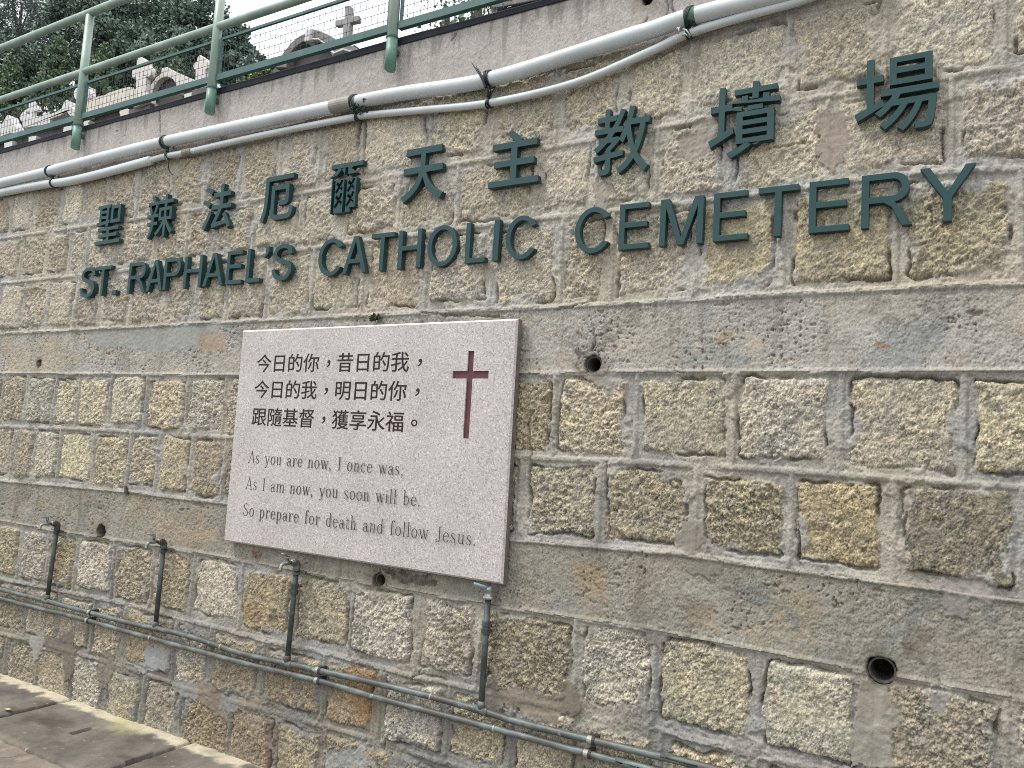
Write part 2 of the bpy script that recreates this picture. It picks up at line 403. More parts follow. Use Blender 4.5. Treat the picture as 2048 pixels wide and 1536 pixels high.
for c in CR:
    P = [at(*p) for p in c]
    for a, b in zip(P[:-1], P[1:]):
        j0, j1 = np.searchsorted(xs_, [min(a.x, b.x)-.03, max(a.x, b.x)+.03]); i0, i1 = np.searchsorted(zs_, [min(a.z, b.z)-.03, max(a.z, b.z)+.03])
        x = X[i0:i1, j0:j1]+w3[i0:i1, j0:j1]*1.2; z = Z[i0:i1, j0:j1]+w4[i0:i1, j0:j1]*1.2
        dx, dz = b.x-a.x, b.z-a.z; t = np.clip(((x-a.x)*dx+(z-a.z)*dz)/(dx*dx+dz*dz), 0, 1)
        d = np.hypot(x-a.x-t*dx, z-a.z-t*dz)
        H[i0:i1, j0:j1] -= .014*np.exp(-(d/.0034)**2)
# weep holes
HOLES = [(1187,729,.030,1),(760,1160,.026,1),(1764,1341,.036,1),(78,728,.020,0),(204,1063,.036,0),(256,983,.014,0),(1295,-8,.03,0)]
hole_tone = np.zeros_like(X); stain = np.zeros_like(X); lime = np.zeros_like(X)
for px, py, r, pipe in HOLES:
    c = at(px, py); d = np.hypot(X-c.x, (Z-c.z)*1.0)+(w3+w4)*(0.55 if pipe else 1.1)
    H = H-.16*sstep(r+.004, r-.004, d); hole_tone = np.maximum(hole_tone, sstep(r+.012, r-.002, d))
    halo = np.hypot(X-c.x, (Z-c.z+.02)*.8)+fbm(X, Z, 14, 3, 210)*.05; stain = np.maximum(stain, sstep(r*2.4+.02, r*.9, halo)*.55)
    lime = np.maximum(lime, np.exp(-((X-c.x+.012*f0*4)/(r*.75))**2)*sstep(c.z, c.z-.05, Z)*sstep(c.z-.45, c.z-.1, Z)*sstep(-.3, .3, fbm(X*3, Z, 7, 3, 211)))

# colours
def stone_pal(r, upper):
    t = r.rand()
    if upper:
        base = np.array([(180,163,136),(184,166,134),(174,158,138),(188,172,146),(176,156,128),(180,164,140)][r.randint(6)], float)
    else:
        base = np.array([(168,152,122),(178,160,126),(160,144,114),(176,164,144),(170,152,112),(152,136,110),(178,166,142)][r.randint(7)], float)
    return base+r.normal(0, 5, 1)
pal = np.zeros((nid, 3))
for k, o in JOFF.items():
    for i in range(999 if k else 0):
        if o+i < nid: pal[o+i] = stone_pal(rs, k <= 3)
SPEC = [(1680,1070,172,143,88),(1920,1080,124,111,92),(1900,1460,150,134,112),(1630,1430,176,166,136),(1410,1400,168,154,116),(1215,1350,178,168,148),(1060,1330,146,128,98),
 (1120,1000,160,146,118),(1290,1020,158,140,106),(1490,1030,152,137,102),(1370,830,166,152,122),(1190,830,192,168,126),(1075,830,164,142,98),(1560,840,180,166,146),(1800,840,176,158,128),(2000,850,182,164,118),
 (538,1200,160,136,90),(645,1230,160,144,110),(770,1250,184,170,154),(895,1280,174,160,138),(430,1185,186,170,146),(345,1160,164,142,106),(265,1140,160,138,110),(190,1120,184,170,150),(130,1130,160,138,96),(60,1110,166,156,142),
 (715,1400,158,126,84),(850,1450,176,166,154),(590,1390,142,122,92),(470,1340,150,128,96),(300,1290,156,132,92),(330,810,198,170,130),(190,800,196,176,132),(260,800,190,176,142),(410,815,182,170,152),(130,800,190,180,142),(80,800,168,160,146),
 (210,920,180,162,124),(160,910,190,176,126),(420,940,154,132,102),(355,930,176,156,110),(290,920,176,156,124),(790,590,184,157,128),(1470,530,180,157,108),(1920,460,162,146,106),(1650,510,172,152,108),(560,400,184,166,138),(1290,380,184,168,140),
 (60,1320,150,132,104),(100,1350,156,140,112),(180,1330,176,166,150),(250,1390,150,140,112),(330,1410,160,148,128),(410,1440,150,124,88),(510,1470,142,112,88),(600,1480,160,140,100),(700,1500,150,128,92),(35,1310,150,134,108)]
for px, py, *c in SPEC:
    p = at(px, py); i = np.searchsorted(zs_, p.z); j = np.searchsorted(xs_, p.x); pal[sid[i, j]] = c
gy_ = pal@np.array([.3, .59, .11]); pal = gy_[:, None]+(pal-gy_[:, None])*.45+np.array([1, 1, -2]); pal = pal*.80+np.array([167, 157, 138])*.20
colS = pal[sid]
v1 = fbm(X, Z, 9, 3, 81); v2 = fbm(X, Z, 60, 2, 82); v3 = perlin(X*120, Z*120, 83)
amp = np.where(course <= 3, .30, .46)
colS = colS*(1+.10*v1+.12*v2+amp*grn)[..., None]+np.clip(grn, 0, 1)[..., None]*np.array([6, 2, -10])+np.stack([v1*4, v1*1, -v1*6], -1)
oc = .4*sstep(.15, .6, fbm(X, Z, 4.5, 3, 84)+.3*sstep(1.2, .2, Z)-.12)
colS = colS*(1-.5*oc[..., None])+np.array([174, 152, 116])*.5*oc[..., None]
lowd = sstep(1.0, .1, Z)
mbase = np.where((course <= 3)[..., None], np.array([172, 166, 154]), np.array([161, 156, 146]))
mbase = mbase*(1-lowd[..., None])+np.array([132, 128, 119])*lowd[..., None]
mv = fbm(X, Z, 6, 4, 85); mw = fbm(X, Z, 2.3, 3, 92)
colM = mbase*(1+.17*mv+.06*f2+.05*v2+.13*grn)[..., None]+np.stack([mw*10, mw*4, -mw*8], -1)
bv = sstep(-.1, .5, fbm(X, Z, 2.6, 4, 86)); bw = sstep(.1, .5, fbm(X, Z, 3.7, 4, 87))
colB = np.array([166, 162, 153])*(1+.12*mv+.07*v2+.05*f2+.17*grn)[..., None]
colB = colB*(1-.5*bv[..., None]*(1-edge[..., None]))+np.array([172, 162, 145])*.5*(bv*(1-edge))[..., None]
colB = colB*(1-.35*bw[..., None])+np.array([168, 154, 138])*.35*bw[..., None]
colB = colB*(1-.45*pit[..., None])+np.array([120, 100, 80])*.45*pit[..., None]
for sd, cc_, th, amt in ((201, (182, 164, 138), .12, .55), (202, (176, 152, 126), .30, .4), (203, (138, 142, 142), .12, .6), (204, (196, 188, 172), .34, .6), (205, (112, 107, 98), .22, .45)):
    k_ = (amt*sstep(th, th+.22, fbm(X+w1*3, Z+w2*3, 3.2, 5, sd, .6))*(1-.8*edge))[..., None]; colB = colB*(1-k_)+np.array(cc_)*k_*(1+.10*grn)[..., None]
run = (.35*sstep(.15, .45, fbm(X*9, Z*.9, 2, 4, 206)))[..., None]; colB = colB*(1-run)+np.array([118, 112, 102])*run
lb = (course == 7)[..., None]
colB = np.where(lb, colB*np.array([.88, .875, .85]), colB)
strk = fbm(X*6.0, Z*.7, 4, 3, 88)
colP = np.array([174, 167, 161])*(1+.06*mv+.05*strk+.05*f2+.13*grn)[..., None]
st2 = sstep(.22, .55, fbm(X*9, Z*1.0, 3, 3, 89)+.45*sstep(TOP-.17, TOP, Z)-.2)
colP = colP*(1-.30*st2[..., None])+np.array([92, 88, 82])*.30*st2[..., None]
sm = (stone*(1-ovl))[..., None]
Cc = colM*(1-sm)+colS*sm
Cc[band] = colB[band]; Cc[par] = colP[par]
Cc = np.where(patch_m[..., None] > 0, patch_c*np.array([.95, .93, .90])*(1+.07*mv+.05*f2+.06*grn)[..., None], Cc)
# grime streaks and soil that wash down the lower wall, and rust below a weep hole
grm = sstep(.15, .6, fbm(X*3.2, Z*.8, 1.5, 4, 90)+.25*lowd-.1)
Cc = Cc*(1-.22*grm[..., None])+np.array([96, 88, 74])*.22*grm[..., None]
STN = [([(770,1138),(875,1160),(868,1176),(800,1168),(775,1155)], (62,58,52), .7), ([(506,1106),(526,1108),(522,1120),(508,1118)], (110,62,48), .7), ([(1226,684),(1238,684),(1236,694),(1228,696)], (170,108,60), .8),
 ([(1425,672),(1470,668),(1475,678),(1430,682)], (168,120,72), .5), ([(1760,690),(1785,688),(1780,700),(1764,700)], (150,96,64), .6), ([(1150,1120),(1215,1125),(1205,1195),(1160,1190)], (176,146,104), .45), ([(1370,1205),(1430,1205),(1440,1260),(1380,1250)], (174,146,112), .35), ([(1470,1260),(1560,1225),(1600,1280),(1520,1300)], (170,152,118), .3),
 ([(1820,1240),(1870,1260),(1850,1330),(1800,1310)], (92,80,68), .5), ([(380,1060),(440,1050),(440,1085),(330,1085),(300,1060),(310,1010)], (188,162,134), .5), ([(20,690),(130,680),(180,720),(100,742),(20,740)], (180,166,140), .5), ([(690,1330),(760,1345),(750,1440),(720,1450)], (150,104,62), .45), ([(535,1440),(560,1450),(555,1536),(530,1536)], (96,66,54), .5),
 ([(490,1205),(540,1215),(520,1245),(490,1235)], (146,98,66), .4), ([(540,1215),(560,1220),(560,1250),(545,1250)], (80,70,62), .5), ([(880,1225),(945,1240),(945,1330),(890,1320)], (120,110,92), .4), ([(1180,700),(1150,735),(1170,750),(1150,700)], (70,62,52), .6)]
for poly, c, k_ in STN:
    m = inpoly(poly)[..., None]*k_*np.clip(.7+.8*fbm(X, Z, 30, 2, 212), 0, 1)[..., None]; Cc = Cc*(1-m)+np.array(c)*m
Cc = Cc*(1-stain[..., None]*.6)+np.array([94, 84, 70])*(stain*.6)[..., None]
Cc = Cc*(1-.4*lime[..., None])+np.array([190, 184, 168])*.4*lime[..., None]
Cc = Cc*(1-.75*hole_tone[..., None])+np.array([52, 45, 38])*.75*hole_tone[..., None]  # darker brown colour inside each weep hole
bio = sstep(.35, .6, fbm(X, Z, 16, 3, 91))*sstep(.25, -.05, Z-.1)
Cc = Cc*(1-.4*bio[..., None])+np.array([150, 150, 138])*.4*bio[..., None]
ALB = lin(np.clip(Cc, 4, 245))*1.0
GR = np.where(band, .55+.35*ex, np.where(par, .40, .48*(1-stone*(1-ovl))+1.0*stone*(1-ovl))); GR = np.where(patch_m > 0, .2, GR)
P = np.stack([X, -H, Z], -1)
P[-1, :, 1] = .02                                                   # top edge tucked under the coping
wall = empty('stone_wall', (0, 0, 0))
tag(wall, 'tall granite block retaining wall with raised mortar joints and concrete bands', 'wall')
fc = course[:-1, :-1]
for nm, ks in (('parapet', [0]), ('masonry', [1, 2, 3]), ('concrete_band', [4]), ('masonry', [5, 6]), ('concrete_band', [7]), ('masonry', [8, 9, 10, 11])):
    o = grid_object(nm, P, ALB, GR, np.isin(fc, ks), M_wall, wall)
    if nm == 'concrete_band': o['label'] = 'smooth grey concrete band ' + ('above the plaque level' if ks == [4] else 'below the middle stone courses')
M_cop = mat('dark_coping', (.016, .020, .027), .6, col2=(.04, .046, .056), nscale=6, contrast=(.5, .75), bump=.3, bscale=60, spec=.3)
cp = MB(); prof_c = []
for k in range(9):
    a = math.pi/2*k/8; prof_c.append((-.028+.03*(1-math.sin(a)), TOP+.028+.030*(math.sin(a))-.0*(k)))
prof_c = [(-.02, TOP+.0)]+[(-.02+.016*(1-math.cos(math.pi/2*k/6)), TOP+.022+.014*math.sin(math.pi/2*k/6)) for k in range(7)]+[(.30, TOP+.036), (.30, TOP-.3)]
nxs = np.arange(-9.5, 2.7, .12); vs = []; fs = []
for i, x in enumerate(nxs):
    dz = .004*math.sin(x*1.7)+.002*math.sin(x*5.1)
    for (y, z) in prof_c: vs.append((x, y, z+(dz if z > TOP else 0)))
n = len(prof_c)
for i in range(len(nxs)-1):
    for k in range(n-1): fs.append((i*n+k, (i+1)*n+k, (i+1)*n+k+1, i*n+k+1))
cp.add(vs, fs); o = cp.build('coping', M_cop, wall, smooth=True); o['label'] = 'dark rounded edge along the top of the wall'
M_weep = mat('weep_pipe_plastic', (.055, .052, .048), .8, col2=(.13, .115, .095), nscale=40)
for px, py, r, pipe in HOLES:
    if not pipe: continue
    c = at(px, py); b = MB(); rr = r-.001
    ring = lambda rad_, y: [(c.x+rad_*math.cos(2*math.pi*k/28), y, c.z+rad_*math.sin(2*math.pi*k/28)) for k in range(28)]
    vs = ring(rr+.003, .10)+ring(rr+.003, .006)+ring(rr-.0025, .006)+ring(rr-.0025, .14)
    fs = [(a*28+k, a*28+(k+1) % 28, (a+1)*28+(k+1) % 28, (a+1)*28+k) for a in range(3) for k in range(28)]
    b.add(vs, fs); b.build('weep_pipe', M_weep, wall, smooth=False)

# ------------------------------------------------------------------ ground
M_gr = masonry_material('stained_concrete', 260, .9)
def ground_grid(name, x0, x1, y0, y1, step, z0, fn, kind=None):
    gx = np.arange(x0, x1+step*.5, step); gy = np.arange(y0, y1+step*.5, step)
    GX, GY = np.meshgrid(gx, gy); h, c, a = fn(GX, GY)
    return grid_object(name, np.stack([GX, GY, z0+h], -1), lin(np.clip(c, 3, 245)), a, np.ones((len(gy)-1, len(gx)-1), bool), M_gr)
def slab_fn(seed, slots, x0, x1, y0, y1):
    def fn(x, y):
        e = np.minimum(np.minimum(x-x0, x1-x), np.minimum(y-y0, y1-y))
        e = e+fbm(x, y, 22, 2, seed+9)*.006
        h = .0025*fbm(x, y, 9, 4, seed)-.10*sstep(.008, .001, e)-.006*sstep(.03, .004, e)
        nv = fbm(x, y, 5, 4, seed+1); n2 = fbm(x, y, 30, 3, seed+2)
        c = np.array([110, 104, 96])*(1+.30*nv+.10*n2)[..., None]
        w = sstep(.18, .5, fbm(x*.6, y*1.6, 7, 4, seed+3)); c = c*(1-.35*w[..., None])+np.array([140, 130, 112])*.35*w[..., None]
        l = sstep(.085, .05, -y+.05*fbm(x, y, 12, 4, seed+4)-.01); lc = np.array([200, 190, 166])*(1+.12*n2)[..., None]
        l = l*sstep(-.25, .02, fbm(x, y, 6, 3, seed+5)+.2); c = c*(1-.95*l[..., None])+lc*.95*l[..., None]
        dk = sstep(.05, .4, fbm(x*.7, y*1.4, 4, 4, seed+11)); c = c*(1-.38*dk[..., None])+np.array([62, 54, 46])*.38*dk[..., None]
        for (sx, sy0, sy1, lich) in slots:
            hw = .015; d = np.maximum(np.abs(x-sx-.02*(y-sy0))-hw, np.maximum(sy0-y, y-sy1))
            h = h-.22*sstep(.004, -.004, d)
            if lich:
                q = np.hypot((x-sx-.10)/.20, (y-sy1-.10)/.10); g = sstep(1, .3, q+.5*fbm(x, y, 14, 3, seed+6)); c = c*(1-.7*g[..., None])+np.array([176, 172, 130])*.7*g[..., None]
        q = sstep(.74, .80, perlin(x*45, y*45, seed+7)); c = c*(1-.6*q[..., None])+np.array([190, 185, 170])*.6*q[..., None]
        return h, c, np.full(x.shape, .45)
    return fn
YF = -.508
cuts = [-5.05, -4.14, -3.165, -2.2, -1.25, -.3, .7]
lab = ['worn brown drain cover slab at the far left beneath the wall', 'brown drain cover slab with a yellow lichen patch beside its slot', 'drain cover slab lowest in view, with a pale mortar edge against the wall']
for i in range(len(cuts)-1):
    x0, x1 = cuts[i]+.0055, cuts[i+1]-.0055
    slots = {0: [(x1-.0, -.30, -.18, 0)], 1: [(-3.665, -.285, -.185, 1), (x1-.002, -.32, -.19, 0)]}.get(i, [((x0+x1)/2, -.285, -.185, 0)])
    o = ground_grid('drain_cover', x0, x1, YF, .012, .006 if i in (0, 1, 2) else .02, .0, slab_fn(100+i*20, slots, x0, x1, YF, .5))
    o['kind'] = 'thing'
    tag(o, lab[i] if i < 3 else 'brown concrete drain cover slab at the foot of the wall, nearest the camera', 'drain cover', 'concrete drain covers along the foot of the wall')
def pave_fn(x, y):
    nv = fbm(x, y, 4, 4, 301); n2 = fbm(x, y, 25, 3, 302)
    c = np.array([132, 122, 110])*(1+.16*nv+.10*n2)[..., None]
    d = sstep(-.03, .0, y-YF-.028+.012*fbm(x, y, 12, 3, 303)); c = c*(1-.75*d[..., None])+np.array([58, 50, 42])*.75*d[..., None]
    l = sstep(.2, .45, fbm(x, y, 10, 3, 304)); c = c*(1-.4*l[..., None])+np.array([184, 176, 160])*.4*l[..., None]
    ck = np.exp(-(np.abs(fbm(x, y, 3.2, 3, 305))/.018)**2); c = c*(1-.5*ck[..., None])+np.array([70, 62, 54])*.5*ck[..., None]
    return .004*fbm(x, y, 14, 4, 306)-.02*d-.004*ck, c, np.full(x.shape, .5)
o = ground_grid('pavement', -6.5, -2.4, -1.4, YF+.03, .008, -.012, pave_fn); o['kind'] = 'structure'
M_road = mat('pavement_far', (.13, .12, .105), .9, col2=(.09, .085, .075), nscale=1.2, bump=.4, bscale=50)
b = MB(); b.add([(-60, -60, -.03), (60, -60, -.03), (60, .3, -.12), (-60, .3, -.12)], [(0, 1, 2, 3)])
tag(b.build('ground', M_road), kind='structure')

# ------------------------------------------------------------------ granite plaque with the inscription
PF = -.052                                                          # plaque face
def granite(name, base, k=1.0):
    m = bpy.data.materials.new(name); m.use_nodes = True; t = m.node_tree; p = t.nodes['Principled BSDF']
    p.inputs['Roughness'].default_value = .42
    tcn = t.nodes.new('ShaderNodeTexCoord')
    cols = []
    v = t.nodes.new('ShaderNodeTexVoronoi'); v.inputs['Scale'].default_value = 230; t.links.new(tcn.outputs['Object'], v.inputs['Vector'])
    sepc = t.nodes.new('ShaderNodeSeparateColor'); t.links.new(v.outputs['Color'], sepc.inputs[0])
    r = t.nodes.new('ShaderNodeValToRGB'); r.color_ramp.interpolation = 'CONSTANT'
    e = r.color_ramp.elements
    stops = [(0, .62), (.07, .80), (.24, .93), (.48, 1.02), (.74, 1.12), (.93, 1.36)]
    while len(e) < len(stops): e.new(.5)
    for i, (pos, s_) in enumerate(stops):
        e[i].position = pos; e[i].color = (min(1, base[0]*s_), min(1, base[1]*s_*(1.01 if i > 3 else .985)), min(1, base[2]*s_*(1.01 if i > 3 else .98)), 1)
    t.links.new(sepc.outputs[0], r.inputs[0])
    n = t.nodes.new('ShaderNodeTexNoise'); n.inputs['Scale'].default_value = 5; n.inputs['Detail'].default_value = 5; t.links.new(tcn.outputs['Object'], n.inputs['Vector'])
    mr = t.nodes.new('ShaderNodeMapRange'); mr.inputs[1].default_value = .3; mr.inputs[2].default_value = .7; mr.inputs[3].default_value = .93; mr.inputs[4].default_value = 1.05; t.links.new(n.outputs[0], mr.inputs[0])
    vm = t.nodes.new('ShaderNodeVectorMath'); vm.operation = 'SCALE'; t.links.new(r.outputs[0], vm.inputs[0]); t.links.new(mr.outputs[0], vm.inputs['Scale'])
    t.links.new(vm.outputs[0], p.inputs['Base Color'])
    return m
M_pl = granite('pink_grey_granite', (.505, .466, .446))
M_side = mat('plaque_sawn_edge', (.20, .16, .135), .75, col2=(.12, .095, .08), nscale=30, contrast=(.4, .65), bump=.3, bscale=120)
M_ink = mat('dark_brown_paint', (.026, .012, .013), .6, spec=.3)
M_ink2 = mat('grey_brown_engraving', (.045, .033, .033), .6)
M_cross = mat('maroon_paint', (.125, .034, .038), .55, col2=(.075, .028, .03), nscale=18)
c_ = [at(486, 660.5, PF), at(1039, 637, PF), at(445, 1083, PF), at(1001, 1167, PF)]
PX0, PX1 = (c_[0].x+c_[2].x)/2, (c_[1].x+c_[3].x)/2; PZ0, PZ1 = (c_[2].z+c_[3].z)/2, (c_[0].z+c_[1].z)/2
cxl = at(905, 750, PF).x; cxr = at(977, 748, PF).x; cx0 = at(936, 702, PF).x; cx1 = at(948, 702, PF).x
cx0b = at(926, 876, PF).x; cx1b = at(938, 876, PF).x; cz1 = at(942, 702, PF).z; cz0 = at(932, 877, PF).z; ca1 = at(940, 742, PF).z; ca0 = at(940, 757, PF).z
cx0 = (cx0+cx0b)/2; cx1 = (cx1+cx1b)/2
plaque = empty('stone_plaque', (PX0, 0, PZ0))
tag(plaque, 'speckled pink grey granite plaque with carved verse and cross hung on the wall', 'plaque')
b = MB(); ch = .007; gx = [PX0+ch, cxl, cx0, cx1, cxr, PX1-ch]; gz = [PZ0+ch, cz0, ca0, ca1, cz1, PZ1-ch]
cut = {(2, 1), (2, 2), (2, 3), (1, 2), (3, 2)}
V = {}
def vid(i, j, y):
    k = (i, j, y)
    if k not in V: V[k] = len(b.v); b.v.append((gx[i], y, gz[j])); b.a.append(.5)
    return V[k]
BK = PF+.0062
for i in range(5):
    for j in range(5):
        if (i, j) in cut:
            for (di, dj, e0, e1) in ((-1, 0, (i, j), (i, j+1)), (1, 0, (i+1, j+1), (i+1, j)), (0, -1, (i+1, j), (i, j)), (0, 1, (i, j+1), (i+1, j+1))):
                if (i+di, j+dj) not in cut:
                    b.f.append((vid(*e0, PF), vid(*e1, PF), vid(*e1, BK), vid(*e0, BK)))
        else: b.f.append((vid(i, j, PF), vid(i+1, j, PF), vid(i+1, j+1, PF), vid(i, j+1, PF)))
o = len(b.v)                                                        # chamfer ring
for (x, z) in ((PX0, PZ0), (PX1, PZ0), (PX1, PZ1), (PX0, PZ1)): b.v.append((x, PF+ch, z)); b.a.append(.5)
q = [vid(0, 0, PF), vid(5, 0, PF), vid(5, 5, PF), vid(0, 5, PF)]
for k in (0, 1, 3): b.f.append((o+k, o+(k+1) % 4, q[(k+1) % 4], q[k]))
tb = MB(); tb.add([b.v[o+2], b.v[o+3], b.v[q[3]], b.v[q[2]]], [(0, 1, 2, 3)]); keep(tb.build('top_bevel', mat('sky_lit_bevel', (.80, .78, .75), .6)), plaque)  # bright sky catch on the upper chamfer put into its paler colour
keep(b.build('face_slab', M_pl), plaque)
b = MB(); b.box(PX0+.0005, PX1-.0005, PF+ch+.0003, -.016, PZ0+.0005, PZ1-.0005); keep(b.build('sawn_edge', M_side), plaque)
b = MB()
for i, j in sorted(cut): b.add([(gx[i], BK, gz[j]), (gx[i+1], BK, gz[j]), (gx[i+1], BK, gz[j+1]), (gx[i], BK, gz[j+1])], [(0, 1, 2, 3)])
keep(b.build('recessed_cross', M_cross), plaque)
bl = MB()
for (x, z) in ((PX0+.2, PZ1-.15), (PX1-.2, PZ1-.15), (PX0+.2, PZ0+.15), (PX1-.2, PZ0+.15)): bl.box(x-.04, x+.04, -.0165, .02, z-.04, z+.04)
keep(bl.build('wall_fixing', M_side), plaque)

def glyph(ch_, offset=0.0):
    c = bpy.data.curves.new('glyph', 'FONT'); c.body = ch_; c.size = 1; c.offset = offset; c.resolution_u = 4
    o = bpy.data.objects.new('glyph', c); COL.objects.link(o)
    m = bpy.data.meshes.new_from_object(o)
    vs = [(v.co.x, v.co.y) for v in m.vertices]; fs = [tuple(p.vertices) for p in m.polygons]
    # boundary edges for the side walls
    cnt = {}
    for f in fs:
        for a, d in zip(f, f[1:]+f[:1]): cnt[(a, d)] = 1
    be = [(a, d) for (a, d) in cnt if (d, a) not in cnt]
    bpy.data.objects.remove(o); bpy.data.curves.remove(c); bpy.data.meshes.remove(m)
    return vs, fs, be
def put_glyph(b, g, fx, yf, yb):
    """fx maps glyph (u, v) to wall (x, z)"""
    vs, fs, be = g; n = len(vs); P_ = [fx(*v) for v in vs]
    V_ = [(x, yf, z) for x, z in P_]+[(x, yb, z) for x, z in P_]
    F_ = [f for f in fs]+[(d, a, a+n, d+n) for a, d in be]
    b.add(V_, F_)
ROWS = [('今日的你，昔日的我，', (513, 741), (817, 738), 726), ('今日的我，明日的你，', (508.5, 792), (812, 796), 783), ('跟隨基督，獲享永福。', (503.5, 845), (807, 856), 838)]
for s, l, r_, mid in ROWS:
    a = at(*l, PF); c = at(*r_, PF); em = (c.x-a.x)/8.93; zc = (at(l[0]+10, mid-2 if 0 else mid, PF).z); zc = {0: at(660, 725, PF).z, 1: at(655, 780, PF).z, 2: at(650, 838, PF).z}[ROWS.index((s, l, r_, mid))]
    b = MB()
    for i, ch_ in enumerate(s):
        ox, oz = (.30, .26) if ch_ in '，。' else (0, 0)
        g = glyph(ch_, .0); hz = em*.90
        for q, (du, dv_) in enumerate(((0, 0), (.008, .005), (-.008, -.004))):
            put_glyph(b, g, lambda u, v: (a.x-.035*em+(i+u+ox+du)*em, zc+(v+oz+dv_-.38)*hz), PF-.0006-.00012*q, PF+.002)
    o = keep(b.build('chinese_lettering', M_ink), plaque); o['label'] = 'row of dark brown Chinese characters reading ' + s

# a thin-stroked roman face, cut as ribbons
TK, TN = .058, .026
class Pen:
    def __init__(s): s.b = []
    def rib(s, pts, w):
        ws = w if isinstance(w, (list, tuple)) else [w]*len(pts)
        for i in range(len(pts)-1):
            (x0, y0), (x1, y1) = pts[i], pts[i+1]; dx, dy = x1-x0, y1-y0; L = math.hypot(dx, dy) or 1e-6; nx, ny = -dy/L, dx/L
            a, d = ws[i]/2, ws[i+1]/2
            s.b.append([(x0+nx*a, y0+ny*a), (x0-nx*a, y0-ny*a), (x1-nx*d, y1-ny*d), (x1+nx*d, y1+ny*d)])
    def V(s, x, y0, y1): s.rib([(x, y0), (x, y1)], TK)
    def S(s, x, y, w=.07): s.rib([(x-w, y), (x+w, y)], TN)
    def arc(s, cx, cy, rx, ry, a0, a1, tk=TK, tn=TN, n=16):
        p = []; w = []
        for i in range(n+1):
            a = R(a0+(a1-a0)*i/n); p.append((cx+rx*math.cos(a), cy+ry*math.sin(a))); w.append(tn+(tk-tn)*abs(math.cos(a))**1.3)
        s.rib(p, w)
    def dot(s, x, y, r=.038): s.b.append([(x+r*math.cos(k*math.pi/4), y+r*math.sin(k*math.pi/4)) for k in range(8)])
def roman(c):
    p = Pen(); xh, cap, asc, de = .45, .70, .73, -.20
    if c == 'A': p.rib([(.06, 0), (.28, cap)], TN*1.2); p.rib([(.27, cap), (.47, 0)], TK); p.rib([(.13, .23), (.40, .23)], TN); p.S(.06, .01); p.S(.47, .01); return p, .54
    if c == 'I': p.V(.13, 0, cap); p.S(.13, .01, .08); p.S(.13, cap-.01, .08); return p, .27
    if c == 'J': p.V(.24, .05, cap); p.arc(.14, .05, .10, .10, 0, -150); p.dot(.07, .07); p.S(.24, cap-.01, .08); return p, .38
    if c == 'S':
        q = [(.36, .55), (.35, .64), (.28, .70), (.19, .70), (.10, .64), (.08, .54), (.13, .43), (.24, .35), (.34, .27), (.37, .16), (.33, .05), (.23, 0), (.13, .01), (.06, .08), (.05, .19)]
        p.rib(q, [TN, TN, TN, TN*1.3, TK*.8, TK, TK, TK*1.1, TK, TK, TK*.8, TN*1.3, TN, TN, TN]); return p, .45
    if c == 's':
        q = [(.26, .35), (.25, .42), (.19, .45), (.13, .45), (.07, .40), (.07, .33), (.12, .26), (.20, .21), (.27, .14), (.26, .06), (.20, 0), (.13, 0), (.06, .05), (.05, .12)]
        p.rib(q, [TN, TN, TN, TN, TK*.8, TK, TK, TK, TK, TK*.8, TN, TN, TN, TN]); return p, .35
    if c == 'y': p.rib([(.07, xh), (.23, .02)], TK); p.rib([(.36, xh), (.20, -.12), (.14, de), (.08, de)], TN*1.2); p.dot(.08, de+.02, .03); p.S(.07, xh, .06); p.S(.36, xh, .05); return p, .42
    if c == 'o': p.arc(.20, .225, .145, .23, 0, 360, n=24); return p, .42
    if c == 'u': p.rib([(.09, xh), (.09, .10), (.11, .03), (.17, 0), (.23, .02), (.31, .10)], [TK, TK, TK*.8, TN, TN, TN]); p.V(.31, 0, xh); p.S(.06, xh, .05); p.S(.28, xh, .05); p.S(.35, .01, .04); return p, .42
    if c == 'a': p.rib([(.08, .34), (.12, .43), (.19, .45), (.26, .41), (.28, .32)], [TK, TN, TN, TK*.8, TK]); p.rib([(.28, .32), (.28, .05), (.31, 0), (.36, .02)], [TK, TK, TK, TN]); p.arc(.17, .12, .11, .12, 20, 300); p.rib([(.27, .27), (.16, .24)], TN); p.dot(.09, .34, .03); return p, .40
    if c == 'r': p.V(.11, 0, xh); p.rib([(.11, .28), (.17, .41), (.24, .45), (.29, .43)], [TN, TN, TK*.7, TK*.7]); p.dot(.29, .40, .032); p.S(.11, .01, .07); p.S(.08, xh, .05); return p, .34
    if c == 'e': p.arc(.20, .225, .145, .23, 12, 330); p.rib([(.06, .26), (.34, .26)], TN); return p, .40
    if c == 'c': p.arc(.20, .225, .145, .23, 45, 325); p.dot(.29, .36, .03); return p, .38
    if c in 'nh':
        p.V(.10, 0, xh if c == 'n' else asc); p.rib([(.10, .30), (.16, .41), (.24, .45), (.30, .42), (.32, .32), (.32, 0)], [TN, TN, TN, TK*.8, TK, TK]); p.S(.10, .01, .065); p.S(.32, .01, .065); p.S(.07, xh if c == 'n' else asc, .045); return p, .43
    if c == 'm':
        p.V(.10, 0, xh)
        for x in (.10, .32): p.rib([(x, .30), (x+.06, .41), (x+.13, .45), (x+.20, .42), (x+.22, .32), (x+.22, 0)], [TN, TN, TN, TK*.8, TK, TK])
        for x in (.10, .32, .54): p.S(x, .01, .06)
        p.S(.07, xh, .045); return p, .65
    if c == 'w':
        p.rib([(.06, xh), (.19, 0)], TK); p.rib([(.19, 0), (.29, xh)], TN); p.rib([(.27, xh), (.40, 0)], TK); p.rib([(.40, 0), (.51, xh)], TN)
        for x in (.06, .27, .51): p.S(x, xh, .055)
        return p, .57
    if c == 'i': p.V(.10, 0, xh); p.dot(.10, .62); p.S(.10, .01); p.S(.07, xh, .05); return p, .22
